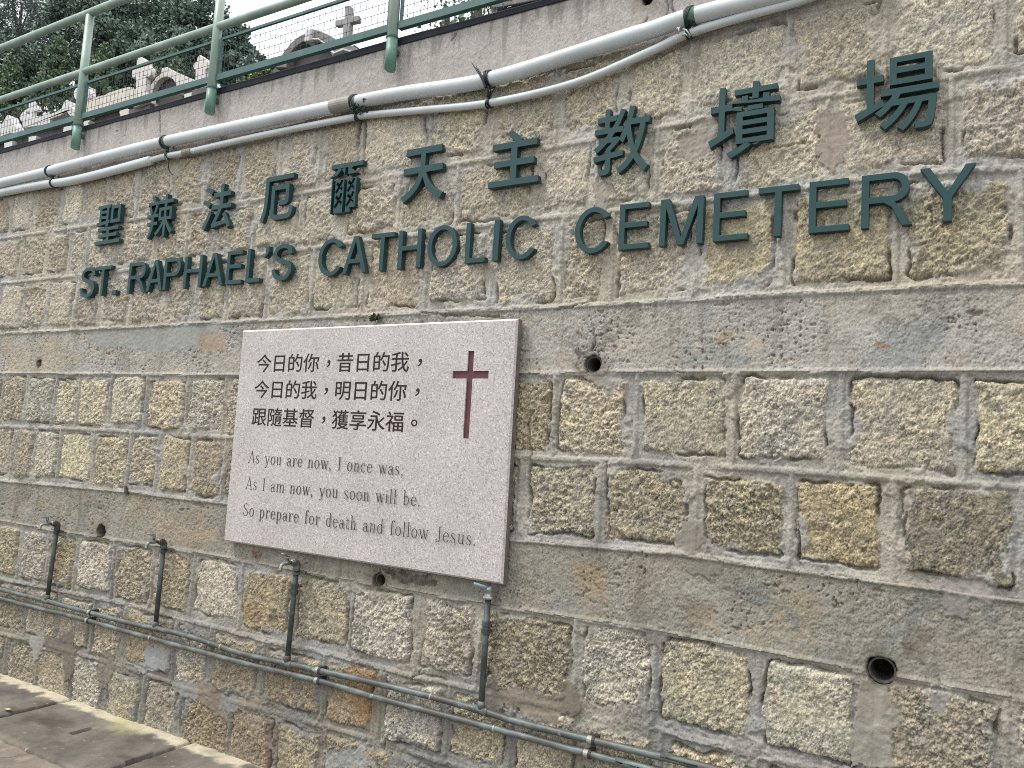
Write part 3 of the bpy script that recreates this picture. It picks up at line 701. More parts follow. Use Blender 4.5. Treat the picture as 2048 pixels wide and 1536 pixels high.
    if c == 'l': p.V(.10, 0, asc); p.S(.10, .01); p.S(.07, asc, .05); return p, .22
    if c == 'b': p.V(.09, 0, asc); p.arc(.20, .225, .135, .23, -150, 150); p.S(.06, asc, .045); return p, .42
    if c == 'd': p.V(.31, 0, asc); p.arc(.20, .225, .135, .23, 30, 330); p.S(.28, asc, .045); p.S(.34, .01, .04); return p, .43
    if c == 'p': p.V(.10, de, xh); p.arc(.21, .225, .135, .23, -150, 150); p.S(.07, xh, .045); p.S(.10, de+.01, .07); return p, .43
    if c == 'f': p.rib([(.12, 0), (.12, .58), (.15, .69), (.22, .73), (.28, .71)], [TK, TK, TK, TN, TN]); p.dot(.27, .68, .032); p.rib([(.03, xh), (.23, xh)], TN); p.S(.12, .01, .075); return p, .28
    if c == 't': p.rib([(.11, .60), (.11, .10), (.14, .02), (.20, 0), (.26, .06)], [TN, TK, TK, TN, TN]); p.rib([(.02, xh), (.23, xh)], TN); return p, .28
    if c == ',': p.dot(.09, .035, .042); p.rib([(.115, .03), (.10, -.06), (.05, -.12)], [TK*.8, TN*1.4, TN]); return p, .22
    if c == '.': p.dot(.09, .035, .045); return p, .22
    return p, .24
for s, l, r_, capx in (('As you are now, I once was,', (496.2, 925.2), (808, 951), 0), ('As I am now, you soon will be.', (490.8, 977.8), (842, 1013), 0), ('So prepare for death and follow Jesus.', (485.3, 1030.5), (954, 1091.5), 0)):
    a = at(*l, PF); c = at(*r_, PF)
    adv = []; x = 0
    for q in s: g, w = roman(q); adv.append((g, x)); x += (w if q != ' ' else .30)+.040
    em = (c.x-a.x)/(x-.09); ez = .079; zb = (a.z+c.z)/2; b = MB()
    for g, x in adv:
        for poly in g.b:
            b.add([(a.x+(x+u)*em, PF-.0005-.00002*len(b.f), zb+(c.z-a.z)*((x+u)*em/(c.x-a.x)-.5)+v*ez) for u, v in poly], [tuple(range(len(poly)))])
    o = keep(b.build('english_lettering', M_ink2), plaque); o['label'] = 'engraved serif line reading ' + s

# ------------------------------------------------------------------ the raised sign lettering
M_sign = mat('dark_teal_paint', (.012, .050, .052), .5, spec=.35, col2=(.018, .062, .064), nscale=7, contrast=(.35, .7), bump=.12, bscale=60)
ZB, ZT = 2.1965, 2.3645
LET = [('S',-4.435,-4.291),('T',-4.294,-4.148),('.',-4.122,-4.084),('R',-3.983,-3.829),('A',-3.82,-3.684),('P',-3.677,-3.544),('H',-3.514,-3.375),('A',-3.361,-3.211),('E',-3.189,-3.076),('L',-3.045,-2.947),('\u2019',-2.927,-2.895),('S',-2.867,-2.735),
 ('C',-2.569,-2.425),('A',-2.419,-2.279),('T',-2.261,-2.132),('H',-2.106,-1.984),('O',-1.952,-1.802),('L',-1.76,-1.664),('I',-1.628,-1.603),('C',-1.571,-1.435),
 ('C',-1.270,-1.130),('E',-1.093,-.979),('M',-.939,-.785),('E',-.749,-.634),('T',-.602,-.474),('E',-.441,-.321),('R',-.287,-.146),('Y',-.126,.020)]
WORDS = [('ST.', 3), ('RAPHAEL\u2019S', 9), ('CATHOLIC', 8), ('CEMETERY', 8)]
ordn = ['first', 'second', 'third', 'fourth', 'fifth', 'sixth', 'seventh', 'eighth']
wi = []; 
for w_, n_ in WORDS:
    for k in range(n_): wi.append((w_, k))
LF_, LB_ = -.040, -.014
def loops_prism(b, loops, yf, yb):
    from mathutils.geometry import tessellate_polygon
    flat = [p for l in loops for p in l]; n = len(flat)
    tris = tessellate_polygon([[Vector((x, z, 0)) for x, z in l] for l in loops]); F_ = []
    for t in tris:
        p, q, r = [Vector(flat[k]) for k in t]
        if (q-p).cross(r-p) < 0: t = (t[0], t[2], t[1])
        F_.append(tuple(t))
    o = 0
    for li, l in enumerate(loops):
        ar = sum(l[k-1][0]*l[k][1]-l[k][0]*l[k-1][1] for k in range(len(l)))
        for k in range(len(l)):
            p, q = o+k, o+(k+1) % len(l)
            if (ar > 0) == (li == 0): F_.append((q, p, p+n, q+n))
            else: F_.append((p, q, q+n, p+n))
        o += len(l)
    b.add([(x, yf, z) for x, z in flat]+[(x, yb, z) for x, z in flat], F_)
def ribbon(pts, w):
    L_, R_ = [], []
    for k in range(len(pts)):
        p0, p1 = Vector(pts[max(k-1, 0)]), Vector(pts[min(k+1, len(pts)-1)]); d = (p1-p0).normalized(); nn = Vector((-d.y, d.x))*w/2; p = Vector(pts[k])
        L_.append(tuple(p+nn)); R_.append(tuple(p-nn))
    return L_+R_[::-1]
def ell(cx, cy, rx, ry, a0, a1, n): return [(cx+rx*math.cos(R(a0+(a1-a0)*k/n)), cy+ry*math.sin(R(a0+(a1-a0)*k/n))) for k in range(n+1)]
def sans(c, w, h, t=.0218, a=.0196):
    if c == 'I': return [[(0, 0), (w, 0), (w, h), (0, h)]]
    if c == '.': return [[(0, 0), (w, 0), (w, h), (0, h)]]
    if c == 'T': m = w/2; return [[(m-t/2, 0), (m+t/2, 0), (m+t/2, h-a), (w, h-a), (w, h), (0, h), (0, h-a), (m-t/2, h-a)]]
    if c == 'L': return [[(0, 0), (w, 0), (w, a), (t, a), (t, h), (0, h)]]
    if c == 'E': m = h*.53; return [[(0, 0), (w, 0), (w, a), (t, a), (t, m-a/2), (w*.93, m-a/2), (w*.93, m+a/2), (t, m+a/2), (t, h-a), (w*.97, h-a), (w*.97, h), (0, h)]]
    if c == 'H': m = h*.53; return [[(0, 0), (t, 0), (t, m-a/2), (w-t, m-a/2), (w-t, 0), (w, 0), (w, h), (w-t, h), (w-t, m+a/2), (t, m+a/2), (t, h), (0, h)]]
    if c == 'A':
        m = w/2; k = t*.56; z0, z1 = h*.30, h*.30+a*.95; q = lambda z: (m-k-.0)*z/h
        il = lambda z: t*1.08+(m-t*1.08)*z/(h*.86)
        return [[(0, 0), (t*1.08, 0), (t*1.08+(m-t*1.08)*(h*.27)/(h*.9), h*.27), (w-(t*1.08+(m-t*1.08)*(h*.27)/(h*.9)), h*.27), (w-t*1.08, 0), (w, 0), (m+k, h), (m-k, h)],
                [(il(h*.385), h*.385), (m, h*.86), (w-il(h*.385), h*.385)]]
    if c == 'M': m = w/2; return [[(0, 0), (t*.95, 0), (t*.95, h*.80), (m-t*.5, 0), (m+t*.5, 0), (w-t*.95, h*.80), (w-t*.95, 0), (w, 0), (w, h), (w-t*1.45, h), (m, h*.17), (t*1.45, h), (0, h)]]
    if c == 'Y': m = w/2; return [[(m-t/2, 0), (m+t/2, 0), (m+t/2, h*.42), (w, h), (w-t*1.2, h), (m, h*.53), (t*1.2, h), (0, h), (m-t/2, h*.42)]]
    if c == 'O': return [ell(w/2, h/2, w/2, h/2, 0, 360, 44)[:-1], ell(w/2, h/2, w/2-t, h/2-a, 0, 360, 44)[:-1]]
    if c == 'C':
        rx, ry = w*.53, h/2; return [ell(rx, ry, rx, ry, 32, 326, 40)+ell(rx, ry, rx-t, ry-a, 322, 36, 40)]
    if c in 'PR':
        zb_ = h*(.42 if c == 'P' else .45); bw = w if c == 'P' else w*.95; rr_ = (h-zb_)/2
        out = ell(bw-rr_, zb_+rr_, rr_, rr_, -90, 90, 18); hole = ell(bw-rr_, zb_+rr_, rr_-t, rr_-a, -90, 90, 18)
        hole = [(t, zb_+a)]+hole+[(t, h-a)]
        if c == 'P': return [[(0, 0), (t, 0), (t, zb_)]+out+[(0, h)], hole]
        return [[(0, 0), (t, 0), (t, zb_), (w*.44, zb_), (w*.60, zb_*.80), (w-t*1.25, 0), (w, 0), (w*.80, zb_*.66), (w*.66, zb_*1.0)]+out[1:]+[(0, h)], hole]
    if c == 'S':
        x, z = w, h; cl = [(x*.90, z*.715), (x*.84, z*.85), (x*.68, z*.93), (x*.48, z*.945), (x*.28, z*.91), (x*.15, z*.82), (x*.14, z*.69), (x*.25, z*.60), (x*.48, z*.535), (x*.74, z*.465), (x*.88, z*.37), (x*.895, z*.245), (x*.80, z*.12), (x*.60, z*.058), (x*.42, z*.058), (x*.22, z*.115), (x*.11, z*.225), (x*.085, z*.32)]
        cl = [(p.x, p.y) for p in smooth_path([Vector((p, q, 0)) for p, q in cl], 3)]
        return [ribbon(cl, .0212)]
    return [[(0, h*.0), (w*.45, h*.1), (w, h*.5), (w, h), (w*.25, h), (w*.25, h*.5), (w*.5, h*.5)]]
def smooth_path(P, n=6):
    out = []
    for i in range(len(P)-1):
        p0, p1, p2, p3 = P[max(i-1, 0)], P[i], P[i+1], P[min(i+2, len(P)-1)]
        for k in range(n):
            t = k/n
            out.append(.5*((2*p1)+(p2-p0)*t+(2*p0-5*p1+4*p2-p3)*t*t+(3*p1-p0-3*p2+p3)*t**3))
    return out+[P[-1]]
def letter_thing(name, ch_, x0, x1, z0, z1, off, label, cat, group, rz=0):
    if cat == 'sign letter':
        b = MB(); loops_prism(b, sans(ch_, x1-x0, z1-z0), LF_, LB_)
        o = b.build(name, M_sign, bevel=.001); o.location = (x0, 0, z0); o.rotation_euler.y = rz
        return tag(o, label, cat, group)
    g = glyph(ch_, off); us = [v[0] for v in g[0]]; vs_ = [v[1] for v in g[0]]
    u0, u1, v0, v1 = min(us), max(us), min(vs_), max(vs_)
    b = MB(); put_glyph(b, g, lambda u, v: ((u-u0)/(u1-u0)*(x1-x0), (v-v0)/(v1-v0)*(z1-z0)), LF_, LB_)
    n = len(b.v)//2                                                  # the pins that hold it to the wall
    o = b.build(name, M_sign, bevel=.0012); o.location = (x0, 0, z0); o.rotation_euler.y = rz
    return tag(o, label, cat, group)
for (ch_, x0, x1), (w_, k) in zip(LET, wi):
    z0, z1 = ZB, ZT
    if ch_ in 'SCO': z0 -= .0035; z1 += .0035
    if ch_ == '.': z1 = ZB+.024
    if ch_ == '\u2019': z0, z1 = 2.312, ZT+.002
    nice = {'.': 'full stop', '\u2019': 'apostrophe'}.get(ch_, 'letter '+ch_)
    if ch_ == '.': lbl = 'small square teal full stop after the letters S T'
    elif ch_ == '\u2019': lbl = 'small teal apostrophe before the last S of RAPHAEL\u2019S'
    else: lbl = 'dark teal raised %s, %s letter of the word %s' % (nice, ordn[k] if w_ != 'RAPHAEL\u2019S' or k < 7 else 'last', w_.strip('.'))
    letter_thing('sign_letter', ch_, x0, x1, z0, z1, .0, lbl, 'sign letter', 'raised English letters of the cemetery sign', rng.uniform(-.008, .008))
CHI = [('聖',-4.336,-4.105,2.495,2.724),('辣',-3.870,-3.650,2.488,2.725),('法',-3.415,-3.196,2.486,2.723),('厄',-2.981,-2.763,2.486,2.712),('爾',-2.540,-2.338,2.484,2.715),('天',-2.115,-1.891,2.485,2.721),('主',-1.670,-1.441,2.497,2.727),('教',-1.212,-.992,2.483,2.736),('墳',-.777,-.539,2.482,2.740),('場',-.311,-.077,2.492,2.737)]
near = ['above the letters ST', 'above the letters RAP', 'above the letters HA', 'above the apostrophe', 'above the gap before CATHOLIC', 'above the letters AT of CATHOLIC', 'above the letters LIC', 'above the letters CE of CEMETERY', 'above the letters ET of CEMETERY', 'at the right end above RY']
for (ch_, x0, x1, z0, z1), nr in zip(CHI, near):
    letter_thing('sign_character', ch_, x0, x1, z0, z1, .016 if ch_ in '天主' else (.012 if ch_ in '厄法' else .006), 'dark teal raised Chinese character %s %s' % (ch_, nr), 'sign character', 'raised Chinese characters of the cemetery sign', rng.uniform(-.01, .01))

# ------------------------------------------------------------------ pale conduits along the wall and their ties
M_pvc = mat('pale_grey_conduit', (.60, .64, .645), .42, col2=(.48, .50, .49), nscale=3, contrast=(.45, .75), extra=[((.25, .24, .22), 9, (.66, .8))])
M_slv = mat('grey_brown_sleeve', (.33, .31, .28), .6, col2=(.25, .23, .20), nscale=12)
M_wire = mat('green_black_wire', (.020, .042, .034), .5)
M_moss = mat('green_paint_smear', (.05, .13, .09), .7, col2=(.09, .18, .13), nscale=60)
M_tie = mat('black_cable_tie', (.012, .013, .016), .4)
M_steel = mat('galvanised_wire', (.55, .55, .52), .4, .7)
def smooth_path(P, n=6):
    out = []
    for i in range(len(P)-1):
        p0, p1, p2, p3 = P[max(i-1, 0)], P[i], P[i+1], P[min(i+2, len(P)-1)]
        for k in range(n):
            t = k/n
            out.append(.5*((2*p1)+(p2-p0)*t+(2*p0-5*p1+4*p2-p3)*t*t+(3*p1-p0-3*p2+p3)*t**3))
    return out+[P[-1]]
YB = -.055
big = [at(x, y, YB) for x, y in ((0,367),(147,330),(331,284),(666,214),(805,187),(979,159),(1249,76),(1300,61),(1380,34),(1519,-1))]
big = [big[0]+(big[0]-big[1])*1.6]+big+[big[-1]+(big[-1]-big[-2])*1.5]
big[0].x = -9.4; big[0].z = big[1].z+.01
pl = [Vector((p.x, YB, p.z)) for p in big]
con1 = empty('conduit_pipe', pl[1]); tag(con1, 'thick pale grey plastic conduit, the upper one running along the parapet', 'conduit', 'plastic conduits along the wall')
b = MB(); b.tube(smooth_path(pl, 8), .0305, 20); keep(b.build('pipe', M_pvc, smooth=True), con1)
def along(P, px):
    """point of a path seen at photo x"""
    best = min(smooth_path(P, 20), key=lambda q: abs((lambda d: 1024+FOC*d.dot(_r)/d.dot(_f))(q-CAM)-px)); return best
def dirat(P, px): return (along(P, px+12)-along(P, px-12)).normalized()
b = MB(); c = along(pl, 688); d = dirat(pl, 688); b.tube([c-d*.075, c+d*.05], .0335, 20); keep(b.build('sleeve', M_slv, smooth=False), con1)
YS = -.042
sm1 = [at(x, y, YS) for x, y in ((0,386),(150,360),(301,321))]
sm2 = [at(x, y, YS) for x, y in ((301,321),(328,313),(376,304),(513,273),(700,236),(760,228),(846,220),(979,206),(1147,167),(1300,103),(1373,69),(1483,34),(1592,4),(1660,-20))]
con2 = empty('conduit_pipe', sm1[0]); tag(con2, 'thin sagging pale grey conduit below the thick one, wider at its left end', 'conduit', 'plastic conduits along the wall')
e0 = Vector((-9.4, YS, sm1[0].z+.02))
b = MB(); b.tube(smooth_path([e0]+sm1, 6)+[sm1[-1]+(sm2[1]-sm2[0])*.1], [.025]*19+[.020], 16); keep(b.build('pipe', M_pvc, smooth=True), con2)
b = MB(); b.tube(smooth_path(sm2, 8), .0155, 14); keep(b.build('pipe', M_pvc, smooth=True), con2)
c = along(sm2, 378); d = dirat(sm2, 378); b = MB(); b.tube([c-d*.035, c+d*.035], .019, 14); keep(b.build('sleeve', M_slv), con2)
def ring(c, d, r, rw, m=18, tilt=0):
    u = Vector((0, 0, 1)); a = (u-d*u.dot(d)).normalized(); e = d.cross(a)
    return [c+a*(r*math.cos(2*math.pi*k/m))+e*(r*math.sin(2*math.pi*k/m))+d*(tilt*math.cos(2*math.pi*k/m)) for k in range(m)]
TIES = [(103, 'wire', 'dark looped wire binding both conduits at the far left of the wall'), (331, 'moss', 'wire tie on a green smear beside the small conduit joint'), (712, 'moss', 'thick bundle of dark wire binding both conduits beside the grey sleeve'),
        (980, 'cable', 'black cable tie with two long loose tails'), (1380, 'moss', 'green wire loop with bare silver wire ends near the right')]
for px, kd, lb in TIES:
    pb = along(pl, px); ps = along(sm2 if px > 301 else [e0]+sm1, px+(5 if px < 900 else 0)); db = dirat(pl, px); ds = dirat(sm2 if px > 301 else [e0]+sm1, px)
    rs_ = .0155 if px > 301 else .025
    t = empty('wire_tie', pb); tag(t, lb, 'wire tie', 'ties binding the conduits together')
    b = MB(); mw_ = M_tie if kd == 'cable' else M_wire
    for q in range(4 if kd == 'cable' else 3): b.tube(ring(pb+db*(q*.005-.008), db, .0335+.001*(q % 2), 0, tilt=rng.uniform(-.008, .014)), .0032, 6, closed=True)
    for q in range(3): b.tube(ring(ps+ds*(q*.005-.006), ds, rs_+.003, 0, tilt=rng.uniform(-.004, .006)), .003, 6, closed=True)
    for q in range(5 if px == 712 else 3):
        o_ = Vector((rng.uniform(-.012, .02), -.012+rng.uniform(-.01, .02), 0))
        b.tube([pb+Vector((0, -.012, -.034))+o_*.4, (pb+ps)/2+o_+Vector((.01, -.012, 0)), ps+Vector((0, -.012, rs_))+o_*.4], .0032, 6)
    keep(b.build('binding', mw_, smooth=True), t)
    if kd == 'moss':
        b = MB(); b.tube([pb-db*.016, pb+db*.022], .0314, 20, cap=False); keep(b.build('paint_smear', M_moss, smooth=True), t)
    if px == 712:
        b = MB()
        for q in range(26):
            p0 = pb+(ps-pb)*rng.uniform(.25, .9)+Vector((rng.uniform(-.01, .07), rng.uniform(-.035, .0), rng.uniform(-.012, .012)))
            b.tube([p0, p0+Vector((rng.uniform(-.02, .02), rng.uniform(-.01, .01), rng.uniform(-.02, .02))), p0+Vector((rng.uniform(-.03, .03), rng.uniform(-.01, .01), rng.uniform(-.02, .02)))], .003, 5)
        keep(b.build('tangle', M_wire, smooth=True), t)
    if kd == 'cable':
        b = MB(); q0 = (pb+ps)/2+Vector((0, -.03, .0))
        for tip in ((943, 125), (952, 132)):
            e = at(*tip, YB-.03); b.tube(smooth_path([q0, q0+(e-q0)*.45+Vector((.012, -.006, -.006)), e], 5), [.004]*8+[.003, .0022, .0012], 6)
        keep(b.build('loose_tail', M_tie, smooth=True), t)
    if px == 1380:
        b = MB()
        for a_, c_2 in (((1361,54),(1357,68)), ((1366,58),(1381,72)), ((1365,72),(1376,72)), ((1352,62),(1360,60))):
            p0, p1 = at(*a_, -.075), at(*c_2, -.075); b.tube([p0, (p0+p1)/2+Vector((0, -.006, .006)), p1], .0028, 6)
        keep(b.build('wire_end', M_steel, smooth=True), t)
    if px == 331:
        b = MB(); b.tube(smooth_path([at(330, 312, -.07), at(336, 325, -.075), at(338, 340, -.05), at(345, 350, -.04)], 5), .0028, 6); keep(b.build('loose_tail', M_wire, smooth=True), t)

# ------------------------------------------------------------------ copper water pipes with taps
M_cu = mat('weathered_copper', (.085, .084, .076), .5, .15, col2=(.19, .24, .225), nscale=9, contrast=(.45, .7), stretch=(1, 3, 3), extra=[((.36, .47, .44), 22, (.64, .76)), ((.10, .065, .05), 5, (.56, .7))])
M_ris = mat('dark_riser_pipe', (.050, .058, .056), .5, .2, col2=(.13, .17, .16), nscale=14, contrast=(.5, .75))
M_brass = mat('dull_chrome_brass', (.30, .31, .28), .38, .75, col2=(.12, .14, .12), nscale=60, contrast=(.45, .6))
M_silv = mat('dull_silver_fitting', (.50, .52, .50), .42, .5, col2=(.25, .28, .26), nscale=50)
M_band = mat('pale_clip', (.36, .345, .31), .5, .4)
M_clip = mat('dark_clip', (.035, .033, .032), .6)
UP = [(0,1178),(94,1202),(255,1245),(369,1270),(480,1306),(574,1327),(741,1364),(857,1392),(962,1421),(1040,1445),(1182,1480),(1397,1531),(1480,1552)]
LO = [(0,1196.5),(128,1228),(301,1276),(480,1324),(650,1365),(764,1398),(1000,1460),(1182,1509),(1290,1537),(1400,1566)]
CLIPX = [178, 634, 1178]
PIPES = []
for nm, pts, lb in (('upper', UP, 'upper of two green patinated copper pipes low on the wall, feeding the taps'), ('lower', LO, 'lower of two copper pipes low on the wall, with brown and green patina')):
    yy = -.040
    P_ = [at(x, y, yy) for x, y in pts]; P_ = [Vector((-9.4, yy, P_[0].z))]+P_+[Vector((2.5, yy, P_[-1].z-.02))]
    PIPES.append(P_)
    root = empty('copper_pipe', P_[1]); tag(root, lb, 'water pipe', 'copper pipes along the foot of the wall')
    b = MB(); b.tube(smooth_path(P_, 6), .0125, 14); keep(b.build('pipe', M_cu, smooth=True), root)
    for px in CLIPX:
        c = along(P_, px); d = dirat(P_, px)
        b = MB(); b.tube([c-d*.011, c+d*.006], .0140, 16); keep(b.build('clip_band', M_band, smooth=False), root)
        b = MB(); b.tube([c+d*.006, c+d*.016], .0155, 16); b.box(c.x+.004, c.x+.020, -.034, .02, c.z-.016, c.z+.016); keep(b.build('pipe_clip', M_clip), root)
    for px in ((301, 990) if nm == 'lower' else (445, 860)):
        c = along(P_, px); d = dirat(P_, px); b = MB(); b.tube([c-d*.004, c-d*.003, c+d*.003, c+d*.004], [.0125, .0142, .0142, .0125], 14); keep(b.build('solder_ring', M_band, smooth=True), root)
def shrink(b, c, k=.74): b.v = [tuple(c+(Vector(v)-c)*k) for v in b.v]
TAPS = [(95, 1199, 115, 1050, 'water tap furthest to the left, with a thick dark riser'), (311, 1253, 328, 1086, 'second tap from the left, grey lever handle, beside a crumbling mortar joint'),
        (575, 1326, 594, 1128, 'silver lever tap pointing out just below the left part of the plaque'), (962, 1418, 976, 1198, 'tap hidden under the bottom right corner of the plaque, with silver fittings')]
for n_, (bx, by, tx, ty, lb) in enumerate(TAPS):
    p0 = along(PIPES[0], bx+2); p1 = at(tx, ty, -.040); x = (p0.x+p1.x)/2
    root = empty('water_tap', (p0.x, -.04, p0.z)); tag(root, lb, 'tap', 'water taps rising from the copper pipe')
    base = Vector((p0.x, -.040, p0.z)); top = Vector((p1.x, -.040, p1.z))
    b = MB(); b.tube([base, base+(top-base)*.5, top], .0115, 14); keep(b.build('riser', M_ris, smooth=True), root)
    b = MB(); d = dirat(PIPES[0], bx+2); b.tube([base-d*.030, base-d*.029, base-d*.020, base-d*.019, base+d*.019, base+d*.02, base+d*.029, base+d*.030], [.0125, .0155, .0155, .0142, .0142, .0155, .0155, .0125], 14)
    b.tube([base+Vector((0, 0, .008)), base+Vector((0, 0, .034)), base+Vector((0, 0, .035))], [.0142, .0142, .0115], 14); keep(b.build('tee_joint', M_cu, smooth=True), root)
    dn = (base-top).normalized()
    b = MB()
    if n_ in (2, 3):
        dd = .105 if n_ == 3 else .11
        c = top+dn*dd
        for q in (-.016, .012): b.tube([c+dn*(q-.010), c+dn*(q-.008), c+dn*(q+.008), c+dn*(q+.010)], [.0115, .018, .018, .0115], 8)
        b.tube([c-dn*.02, c+dn*.02], .0145, 12); keep(b.build('union_nut', M_ris), root)
    if n_ == 3:
        b = MB(); b.tube([top, top+Vector((0, 0, .010)), top+Vector((0, 0, .012)), top+Vector((0, 0, .030)), top+Vector((0, 0, .034)), top+Vector((0, -.004, .046))], [.0195, .0195, .013, .017, .019, .013], 12); keep(b.build('tap_body', M_silv, smooth=True), root)
        b = MB(); b.tube([top+Vector((0, -.006, .040)), top+Vector((-.01, -.022, .046)), top+Vector((-.035, -.050, .058))], [.008, .007, .0055], 10); keep(b.build('lever_handle', mat('blue_grey_lever', (.20, .26, .29), .4), smooth=True), root)
        continue
    b = MB()                                                        # elbow at the top and bracket
    b.tube([top+dn*.03, top+dn*.028, top+dn*.004, top+Vector((0, -.008, .006)), top+Vector((0, -.026, .010)), top+Vector((0, -.028, .010))], [.0115, .0165, .0165, .0165, .0165, .0120], 14)
    b.tube([top+dn*.035, top+dn*.045], .0175, 14)
    b.box(top.x-.006, top.x+.045, -.034, -.024, top.z-.040, top.z-.028)
    keep(b.build('elbow', M_ris if n_ < 2 else M_cu, smooth=False), root)
    s = top+Vector((0, -.026, .010)); nb = len(MBS) if 0 else 0
    b = MB()
    b.tube([s, s+Vector((0, -.012, 0))], .0165, 8)
    b.tube([s+Vector((0, -.012, 0)), s+Vector((0, -.030, 0)), s+Vector((0, -.034, 0)), s+Vector((0, -.056, 0)), s+Vector((0, -.060, 0)), s+Vector((0, -.074, -.002)), s+Vector((0, -.088, -.012)), s+Vector((0, -.094, -.030)), s+Vector((0, -.095, -.036)), s+Vector((0, -.095, -.044))], [.0095, .0095, .0145, .0145, .0105, .0105, .0105, .0105, .0135, .0125], 14)
    b.tube([s+Vector((0, -.045, .010)), s+Vector((0, -.045, .026)), s+Vector((0, -.045, .028)), s+Vector((0, -.045, .034))], [.0085, .0085, .011, .011], 12)
    shrink(b, s); keep(b.build('tap_body', M_brass, smooth=True), root)
    b = MB(); hh = s+Vector((0, -.045, .034))
    b.tube([hh, hh+Vector((0, 0, .012))], .010, 12)
    b.tube([hh+Vector((0, .004, .010)), hh+Vector((0, -.02, .016)), hh+Vector((-.004, -.050, .020))], [.009, .0075, .006], 10)
    shrink(b, s); keep(b.build('lever_handle', mat('grey_lever', (.24, .26, .29), .4) if n_ < 2 else M_brass, smooth=True), root)

# ------------------------------------------------------------------ small weed over the plaque
M_weed = mat('weed_leaf', (.09, .12, .035), .7, col2=(.05, .075, .02), nscale=40)
wp = at(752, 641, -.01); b = MB()
for q in range(34):
    a = rng.uniform(0, 6.28); l = rng.uniform(.012, .032); d = Vector((math.cos(a)*.7, -abs(math.sin(a))*.8, rng.uniform(-.2, 1))).normalized(); c = wp+d*rng.uniform(.0, .022)
    sd = d.cross(Vector((rng.uniform(-1, 1), rng.uniform(-1, 1), rng.uniform(-1, 1)))).normalized()*l*.28
    b.add([c, c+d*l*.5+sd, c+d*l, c+d*l*.5-sd], [(0, 1, 2, 3)])
tag(b.build('small_weed', M_weed), 'tiny green weed growing from the crack just above the plaque', 'weed')

# ------------------------------------------------------------------ green railing on the parapet
M_rail = mat('faded_green_paint', (.235, .32, .265), .42, col2=(.40, .47, .41), nscale=5, contrast=(.42, .75), stretch=(2, 2, .6), extra=[((.16, .22, .16), 14, (.62, .75))])
M_foot = mat('sea_green_paint', (.11, .235, .175), .45, col2=(.16, .30, .23), nscale=12, contrast=(.45, .7), extra=[((.06, .10, .08), 18, (.62, .75))])
M_mesh = mat('dark_green_paint', (.045, .115, .105), .5, col2=(.09, .17, .155), nscale=9, contrast=(.5, .75))
M_wirem = mat('dark_mesh_wire', (.045, .060, .060), .5)
rail = empty('metal_railing', (-3, 0, TOP)); tag(rail, 'faded green metal railing with wire mesh panels along the wall top', 'railing')
YP = -.055
postx = [at(167, 150, YP).x, at(430, 112, YP).x, at(785, 70, YP).x]
stp = (postx[2]-postx[0])/2
posts = [postx[0]-2*stp, postx[0]-stp]+postx+[postx[2]+stp, postx[2]+2*stp]
zt = at(0, 95, YP).z-.01; zm = (at(0, 205, YP).z+at(430, 50, YP).z)/2
for i, x in enumerate(posts):
    zbot = {2: at(155, 295, YP).z, 3: at(420, 225, YP).z, 4: at(780, 138, YP).z}.get(i, 3.21)
    b = MB(); r_ = .0238
    n = 20; vs = []
    for zz, sl in ((zbot, .5), (zt-.02, 0)):
        for k in range(n):
            a = 2*math.pi*k/n; vs.append((x+r_*math.cos(a), YP+r_*math.sin(a), zz+sl*r_*(-math.sin(a))*.3+ (0)))
    fs = [(k, (k+1) % n, n+(k+1) % n, n+k) for k in range(n)]+[tuple(range(n-1, -1, -1)), tuple(range(n, 2*n))]
    b.add(vs, fs); keep(b.build('post', M_rail, smooth=False), rail)
    vs = []
    for zz, sl in ((zbot-.002, .5), (TOP+.010, 0)):
        for k in range(n):
            a = 2*math.pi*k/n; vs.append((x+(r_+.0012)*math.cos(a), YP+(r_+.0012)*math.sin(a), zz+sl*r_*(-math.sin(a))*.3))
    b = MB(); b.add(vs, fs); keep(b.build('post_foot', M_foot, smooth=False), rail)
    b = MB(); b.box(x-.012, x+.012, YP+.02, .0, TOP-.05, TOP-.03); keep(b.build('wall_bolt', M_mesh), rail)
    me = COL.objects[-1].data if 0 else None
    b = MB(); b.tube([(x, YP, TOP+.012), (x, YP, TOP+.020)], .0275, 18); keep(b.build('fixing_collar', M_mesh), rail)
def rail_tube(name, z, r, y, m, x0=-9.4, x1=2.6):
    b = MB(); b.tube([(x, y, z) for x in np.arange(x0, x1, .3)], r, 16); keep(b.build(name, m, smooth=True), rail)
rail_tube('top_rail', zt, .0232, YP, M_rail); rail_tube('middle_rail', zm, .0212, YP, M_rail)
zp1 = at(300, 128, YP+.02).z; zp0 = at(300, 197, YP+.02).z
for i in range(len(posts)-1):
    x0, x1 = posts[i]+.03, posts[i+1]-.03; YW = YP+.01
    b = MB(); b.box(x0, x1, YW-.006, YW+.006, zp1-.007, zp1+.007); b.box(x0, x0+.012, YW-.006, YW+.006, zp0, zp1-.007); b.box(x1-.012, x1, YW-.006, YW+.006, zp0, zp1-.007)
    b.box(x0, x1, YW-.012, YW+.012, zp0-.020, zp0+.014); keep(b.build('panel_frame', M_mesh), rail)
    b = MB(); nx_ = int((x1-x0)/.036)
    for k in range(1, nx_): xx = x0+(x1-x0)*k/nx_; b.tube([(xx, YW, zp0+.014), (xx, YW, zp1-.007)], .0013, 4, cap=False)
    nz_ = 5
    for k in range(1, nz_): zz = zp0+(zp1-zp0)*k/nz_; b.tube([(x0+.012, YW-.002, zz), (x1-.012, YW-.002, zz)], .0014, 4, cap=False)
    keep(b.build('wire_mesh', M_wirem), rail)
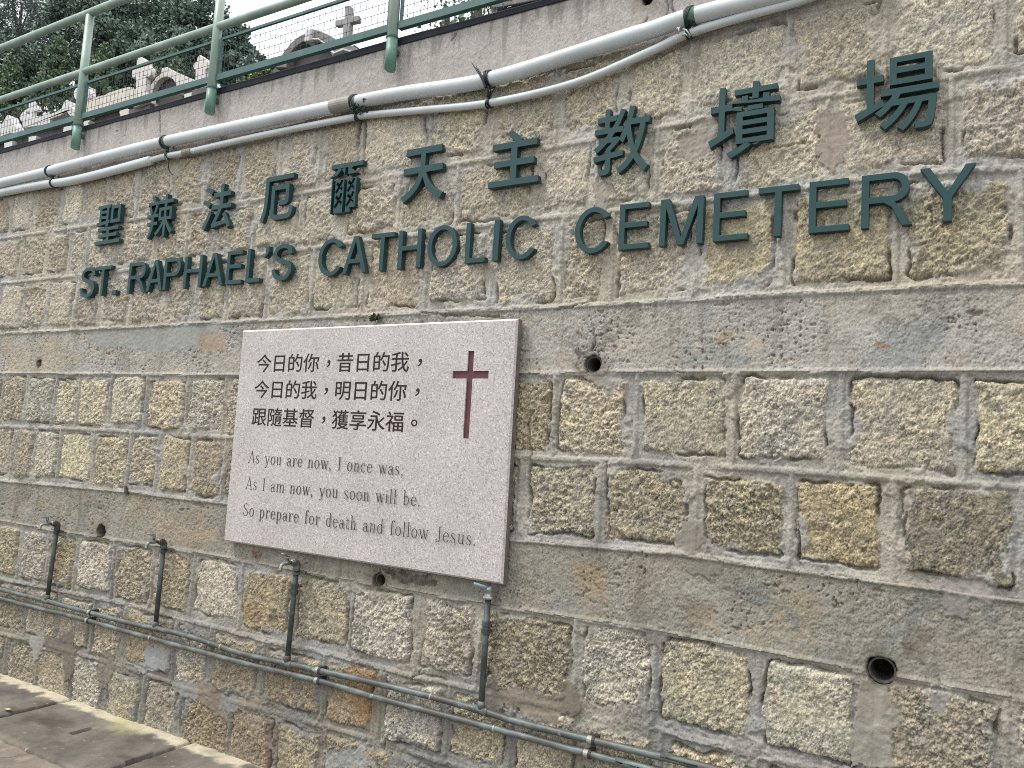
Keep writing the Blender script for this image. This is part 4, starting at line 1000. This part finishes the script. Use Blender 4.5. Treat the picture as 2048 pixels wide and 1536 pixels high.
for o in list(COL.objects):
    if o.name.startswith('post') and o.type == 'MESH':
        fl = [len(p.vertices) == 4 for p in o.data.polygons]; o.data.polygons.foreach_set('use_smooth', fl)

# ------------------------------------------------------------------ the terrace, memorials
M_ter = mat('terrace_ground', (.16, .16, .13), .9, col2=(.08, .11, .05), nscale=2)
TZ = 3.12
b = MB(); b.add([(-60, .30, TZ), (40, .30, TZ), (40, 9, TZ), (-60, 9, TZ)], [(0, 1, 2, 3)]); tag(b.build('terrace', M_ter), kind='structure')
M_gry = mat('grey_tomb_granite', (.66, .64, .63), .6, col2=(.52, .50, .49), nscale=40, bump=.2)
M_pnk = mat('pale_pink_tomb_stone', (.68, .62, .585), .6, col2=(.56, .51, .48), nscale=30, bump=.2)
M_sil = mat('dark_grey_cross_stone', (.30, .29, .285), .7, col2=(.22, .21, .205), nscale=40)
M_snd = mat('sandstone_tomb', (.68, .61, .53), .65, col2=(.56, .50, .43), nscale=14, bump=.2)
M_drk = mat('weathered_tomb_stone', (.20, .185, .18), .7, col2=(.13, .12, .12), nscale=18, bump=.3)
M_pan = mat('shaded_tomb_panel', (.085, .070, .066), .5, col2=(.06, .05, .05), nscale=12)  # shade behind the tomb fronts put into the panel colour
def poly_at(pts, y): return [(p.x, p.z) for p in (at(a, c, y) for a, c in pts)]
def pris(pts, y0, y1): b = MB(); b.prism(poly_at(pts, y0), y0, y1); return b
def tomb(name, y, label, cat, parts, group=None, cx=None):
    xs0 = []; root = None; built = []
    for (nm, pts, dy0, dy1, m) in parts:
        P_ = poly_at(pts, y+dy0); b = MB(); b.prism(P_, y+dy0, y+dy1); built.append((nm, b, m)); xs0 += [q[0] for q in P_]
    x0, x1 = min(xs0), max(xs0); zl = min(v[2] for _, b, _ in built for v in b.v)
    root = empty(name, ((x0+x1)/2, y, TZ)); tag(root, label, cat, group)
    for nm, b, m in built: keep(b.build(nm, m, bevel=.006), root)
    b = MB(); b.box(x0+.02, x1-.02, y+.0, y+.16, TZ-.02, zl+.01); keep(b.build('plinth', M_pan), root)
    return root
Y1 = 1.8
tomb('gabled_tomb', Y1, 'grey granite tomb with a pointed ogee gable at the far left edge', 'tomb', [
 ('gable', [(-40,272),(-20,259),(4,248),(9,238),(13,231),(18,230),(23,241),(31,253),(48,260),(52,263),(47,270),(20,266),(4,272),(-40,292)], 0, .10, M_gry),
 ('column', [(8,284),(24,280),(24,300),(8,304)], .02, .08, M_gry),
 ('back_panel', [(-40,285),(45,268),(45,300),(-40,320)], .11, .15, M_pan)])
tomb('gabled_tomb', Y1, 'grey granite tomb with scrolled end, carved cross on top and pointed gable', 'tomb', [
 ('gable', [(38,236),(42,228),(46,223),(54,229),(62,234),(95,229),(112,224),(122,217),(127,206),(132,199),(137,204),(138,211),(146,216),(158,221),(172,223),(172,232),(140,232),(132,222),(122,230),(100,238),(100,248),(46,256),(44,245)], 0, .10, M_gry),
 ('cross', [(57,234),(58,222),(49,226),(48,221),(57,216),(57,205),(60,199),(64,199),(67,205),(67,212),(73,210),(78,219),(73,222),(67,222),(66,233)], .03, .07, M_gry),
 ('column', [(57,274),(72,271),(71,284),(56,288)], .02, .08, M_gry), ('column', [(127,254),(143,251),(142,265),(125,268)], .02, .08, M_gry),
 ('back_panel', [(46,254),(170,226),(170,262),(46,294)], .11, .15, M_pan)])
tomb('round_cross', Y1+.25, 'white ringed stone cross half hidden by the left railing post', 'memorial cross', [
 ('ring', [(163+16*math.cos(k*math.pi/8), 188+17*math.sin(k*math.pi/8)) for k in range(16)], 0, .08, M_gry),
 ('shaft', [(158,205),(157,170),(162,166),(169,169),(168,206)], -.03, .10, M_gry)])
tomb('scroll_headstone', Y1, 'cream sandstone headstone with a stepped curved top behind the mesh', 'headstone', [
 ('headstone', [(170,226),(171,203),(190,197),(195,193),(211,190),(216,186),(240,178),(252,175),(261,174),(269,178),(269,206),(252,204),(238,208)], 0, .10, M_snd),
 ('capital', [(166,246),(169,242),(179,240),(179,243),(176,245),(176,252),(169,254)], .02, .09, M_snd), ('capital', [(238,224),(240,221),(254,217),(272,225),(270,228),(250,232),(241,234)], -.06, .03, M_snd),
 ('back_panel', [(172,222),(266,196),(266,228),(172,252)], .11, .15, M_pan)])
CE = [(270,206),(271,186),(272,155),(268,154),(265,157),(263,148),(264,140),(268,136),(272,136),(273,126),(274,121),(276,116),(280,113),(287,116),(290,120),(296,121),(296,130),(302,135),(303,142),(301,150),(296,155),(292,152),(291,184),(295,187),(291,206)]
tomb('stone_cross', Y1-.15, 'pale pink stone cross with trefoil arms, left of the arched headstone', 'memorial cross', [('cross', CE, 0, .055, M_pnk), ('cross_base', [(262,212),(262,205),(288,193),(297,190),(297,203),(270,214)], -.03, .05, M_pnk)], 'pink stone crosses')
tomb('arched_headstone', Y1, 'pale pink arched headstone with a dark niche between two crosses', 'headstone', [
 ('arch', [(292,200),(296,182),(303,167),(312,155),(322,147),(323,136),(334,134),(345,141),(385,158),(412,169),(440,181),(440,187),(415,190),(395,181),(372,171),(362,173),(358,188),(354,189),(352,168),(345,158),(334,153),(322,156),(313,165),(306,179),(302,200)], 0, .07, M_pnk),
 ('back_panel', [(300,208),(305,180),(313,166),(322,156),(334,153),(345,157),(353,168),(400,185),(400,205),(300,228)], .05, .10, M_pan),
 ('pillar', [(291,206),(304,203),(304,217),(290,222)], -.02, .05, M_pnk), ('pillar', [(368,188),(400,180),(400,192),(368,202)], -.02, .05, M_pnk)])
tomb('stone_cross', Y1-.1, 'pale pink stone cross with trefoil arms beside the second railing post', 'memorial cross', [('cross', [(389,176),(390,160),(391,140),(387,138),(386,131),(389,125),(393,124),(394,116),(399,109),(404,112),(411,117),(413,121),(418,125),(419,130),(416,136),(410,138),(409,160),(409,176)], 0, .055, M_pnk)], 'pink stone crosses')
tomb('arched_tomb', 1.5, 'large dark weathered tomb with a curved arch and zigzag moulding', 'tomb', [
 ('arch', [(548,135),(560,114),(570,100),(583,84),(598,72),(610,66),(611,59),(622,57),(635,60),(655,68),(672,79),(690,84),(700,90),(718,99),(728,106),(720,118),(664,112),(655,93),(644,83),(624,79),(604,84),(590,94),(578,108),(572,135)], 0, .09, M_drk),
 ('keystone', [(608,83),(610,60),(621,57),(618,81)], -.04, .05, M_gry),
 ('moulding', [(659,101),(663,99),(667,104),(685,96),(705,102),(703,105),(686,100),(666,108)], -.04, .02, M_gry),
 ('moulding', [(622,76),(636,76),(650,85),(648,88),(635,79),(622,79)], -.03, .02, M_gry),
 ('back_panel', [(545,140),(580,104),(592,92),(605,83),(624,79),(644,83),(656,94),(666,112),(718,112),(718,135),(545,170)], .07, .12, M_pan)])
tomb('latin_cross', 1.62, 'plain grey stone cross standing against the white sky', 'memorial cross', [('cross', [(683,96),(686,50),(670,52),(670,40),(688,37),(689,13),(694,10),(701,12),(701,33),(716,30),(717,40),(715,43),(700,46),(696,96)], 0, .04, M_sil)])
tomb('tomb_canopy', 1.3, 'grey stone column and dark canopy at the right end of the mesh', 'tomb', [('canopy', [(968,4),(980,-4),(1180,-60),(1180,-20),(1000,14),(985,14)], 0, .5, M_drk), ('column', [(979,40),(980,12),(999,10),(999,40)], .06, .2, M_gry)])

# ------------------------------------------------------------------ trees and shrubs on the hill behind
def leaf_mat(name, c1, c2):
    m = bpy.data.materials.new(name); m.use_nodes = True; t = m.node_tree; p = t.nodes['Principled BSDF']; p.inputs['Roughness'].default_value = .6
    a = t.nodes.new('ShaderNodeAttribute'); a.attribute_name = 'tint'
    mx = t.nodes.new('ShaderNodeMix'); mx.data_type = 'RGBA'; mx.inputs[6].default_value = (*c1, 1); mx.inputs[7].default_value = (*c2, 1)
    t.links.new(a.outputs['Fac'], mx.inputs[0]); t.links.new(mx.outputs[2], p.inputs['Base Color'])
    p.inputs['Transmission Weight'].default_value = 0
    return m
M_leaf = [leaf_mat('broad_leaf', (.075, .125, .098), (.185, .245, .192)), leaf_mat('conifer_needle', (.068, .120, .072), (.17, .23, .135)), leaf_mat('pine_needle', (.062, .096, .084), (.14, .18, .155)), leaf_mat('shrub_leaf', (.10, .15, .06), (.19, .23, .11))]  # tree leaf colours lightened and shifted blue-green in place of haze
M_bark = mat('bark', (.07, .055, .042), .9, col2=(.04, .032, .026), nscale=12)
def tree(name, px, py, Y, rx, rz, kind, label, n, seed, leaf=.09, ground=None, group='trees on the hill behind the railing'):
    rr = random.Random(seed); c = at(px, py, Y); g = ground if ground is not None else hill_z(c.x, Y)
    root = empty(name, (c.x, Y, g)); tag(root, label, 'shrub' if name == 'shrub' else 'tree', group)
    b = MB()
    nclump = max(14, int(46*rx*rz)) if kind != 1 else max(14, int(60*rz))
    cl = []
    for k in range(nclump):
        if kind == 1:                                                # conical juniper: spires of short sprays
            t = rr.random(); z = -rz+2*rz*t; w = rx*(1-t)**.8*(.75+.5*rr.random()); a = rr.uniform(0, 6.28)
            cl.append((Vector((c.x+w*math.cos(a)*.8, Y+w*math.sin(a)*.8, c.z+z)), .16+.30*rx*(1-t)*.5))
        else:
            while True:
                d = Vector((rr.uniform(-1, 1), rr.uniform(-1, 1), rr.uniform(-1, 1)))
                if .35 < d.length < 1: break
            cl.append((Vector((c.x+d.x*rx, Y+d.y*rx, c.z+d.z*rz)), rr.uniform(.16, .34)*min(rx, rz, 1.5)))
    nr = np.random.RandomState(seed); pick = nr.randint(0, nclump, n)
    cp_ = np.array([[*q[0]] for q in cl]); cs_ = np.array([q[1] for q in cl]); tn_ = nr.rand(nclump)
    q = cp_[pick]+nr.normal(0, 1, (n, 3))*np.array([1, 1, .75])*(cs_[pick]*.5)[:, None]
    nrm = lambda a: a/np.maximum(np.linalg.norm(a, axis=1, keepdims=True), 1e-6)
    d = nrm(nr.normal(0, 1, (n, 3))*np.array([1, 1, .7])+np.array([0, 0, .25]))
    if kind == 1: d = nrm(d+np.array([0, 0, .9]))
    l = (leaf*nr.uniform(.6, 1.5, n))[:, None]
    e = nrm(np.cross(d, nr.normal(0, 1, (n, 3))))*l*(.42 if kind != 2 else .2)
    V_ = np.stack([q, q+d*l*.5+e, q+d*l, q+d*l*.5-e], 1).reshape(-1, 3)
    tt = np.clip(.35*nr.rand(n)+.75*tn_[pick]-.05, 0, 1)
    b.v = [tuple(v) for v in V_]; b.f = [(4*k, 4*k+1, 4*k+2, 4*k+3) for k in range(n)]; b.a = list(np.repeat(tt, 4))
    keep(b.build('crown', M_leaf[kind], attr=True), root)
    b = MB(); tr = .05+.05*rx
    b.tube([(c.x, Y, g-.1), (c.x+.05*rx, Y, (g+c.z)/2), (c.x, Y, c.z+rz*.5)], [tr*1.5, tr, tr*.4], 9)
    for k in range(7 if kind != 3 else 3):
        p = cl[rr.randrange(nclump)][0]; z0 = c.z-rz*rr.uniform(.1, .8); b.tube([(c.x, Y, z0), (c.x+(p.x-c.x)*.5, Y+(p.y-Y)*.5, z0+(p.z-z0)*.6), p], [tr*.5, tr*.3, tr*.12], 6)
    keep(b.build('trunk', M_bark, smooth=True), root)
    return root
def id_noise(p): return (math.sin(p.x*12.9+p.y*7.1+p.z*5.3)*43758.5) % 1.0
def hill_z(x, y):
    return TZ+max(0, y-8)*.52*min(1, max(0, (-x-8)/7))
gx = np.arange(-60, 21, 1.5); gy = np.concatenate([[9], np.arange(10, 62, 2.0)])
vs = [(x, y, hill_z(x, y)+(.0 if y < 10 else .25*math.sin(x*.9+y*.5))) for y in gy for x in gx]; n = len(gx)
fs = [(j*n+i, j*n+i+1, (j+1)*n+i+1, (j+1)*n+i) for j in range(len(gy)-1) for i in range(n-1)]
b = MB(); b.add(vs, fs); tag(b.build('hill', mat('hill_undergrowth', (.035, .055, .035), .9, col2=(.06, .08, .05), nscale=1.5), smooth=True), kind='structure')
TR = [  # px, py, depth, rx, rz, kind, leaves
 ('broadleaf_tree', 40, 45, 19, 2.3, 2.0, 2, 5200, 'dark pine like tree at the top left corner with sky showing through'),
 ('broadleaf_tree', 165, 60, 18, 2.0, 1.9, 0, 5200, 'grey green leafy tree behind the left end of the top rail'),
 ('broadleaf_tree', 290, 40, 19, 2.3, 2.0, 0, 6000, 'tall rounded leafy tree forming the middle of the skyline'),
 ('broadleaf_tree', 395, 75, 18, 1.5, 1.6, 0, 4500, 'leafy tree just left of the second railing post'),
 ('broadleaf_tree', 462, 105, 17, .95, 1.1, 0, 2600, 'small rounded tree crown at the right end of the tree line'),
 ('broadleaf_tree', 40, 150, 16, 1.9, 1.6, 0, 4600, 'bluish green tree between the two rails at the left edge'),
 ('broadleaf_tree', 235, 120, 16, 1.8, 1.6, 0, 4600, 'dark tree directly behind the left railing post'),
 ('broadleaf_tree', 350, 130, 15.5, 1.4, 1.3, 0, 3600, 'dark leafy tree above the arched headstone'),
 ('juniper_tree', 110, 165, 13.5, .95, 1.7, 1, 3000, 'pointed green juniper left of the left railing post'),
 ('juniper_tree', 15, 190, 13, .95, 1.5, 1, 2800, 'pointed green juniper at the left edge of the view'),
 ('juniper_tree', 205, 165, 13, .8, 1.3, 1, 2600, 'bright green juniper just right of the left railing post'),
 ('juniper_tree', 330, 165, 13, 1.0, 1.2, 1, 2800, 'green juniper behind the arched headstone'),
 ('broadleaf_tree', 480, 150, 13, .80, .75, 0, 2800, 'low dark tree right of the second railing post, against the sky'),
 ('shrub', 545, 158, 8.5, .28, .20, 3, 900, 'yellow green shrub behind the mesh beside the dark tomb'),
 ('shrub', 500, 178, 8.5, .45, .25, 3, 900, 'low green shrub at the foot of the mesh, left of the dark tomb'),
]
for i, (nm, px, py, Y, rx, rz, k, n_, lb) in enumerate(TR):
    tree(nm, px, py, Y, rx, rz, k, lb, n_*4, 900+i, leaf=.125 if k in (0, 2) else (.10 if k == 1 else .05), group='trees on the hill behind the railing' if nm != 'shrub' else 'shrubs behind the mesh')
tree('juniper_shrub', 891, 42, 1.0, .07, .17, 1, 'small dark juniper sprig left of the canopy column, against the sky', 420, 950, leaf=.022, ground=TZ, group='juniper sprigs against the sky')
tree('juniper_shrub', 956, 22, 1.0, .065, .14, 1, 'small juniper sprig touching the grey canopy column', 420, 951, leaf=.022, ground=TZ, group='juniper sprigs against the sky')


# ------------------------------------------------------------------ small litter on the drain covers
p = onz(16, 1420, .006); b = MB()
b.add([p+Vector((-.028, -.004, .002)), p+Vector((-.012, -.014, .006)), p+Vector((.010, -.012, .004)), p+Vector((.030, .002, .010)), p+Vector((.008, .012, .003)), p+Vector((-.014, .010, .005)), p+Vector((0, 0, .000))], [(0, 1, 6), (1, 2, 6), (2, 3, 6), (3, 4, 6), (4, 5, 6), (5, 0, 6)])
tag(b.build('fallen_leaf', mat('yellow_leaf', (.50, .42, .16), .6)), 'pale yellow fallen leaf lying on the brown drain cover beside its slot', 'leaf')
p = onz(412, 1488, .004); b = MB(); b.ball((p.x, p.y, p.z+.008), .030, .016, .012, 9, 6)
b.v = [(x+.004*math.sin(z*900+x*300), y+.004*math.cos(x*700), z+.003*math.sin(x*500+y*800)) for x, y, z in b.v]
tag(b.build('mortar_chip', mat('pale_mortar', (.48, .44, .38), .9, bump=.4, bscale=150)), 'pale broken mortar chip lying at the foot of the wall', 'rubble')
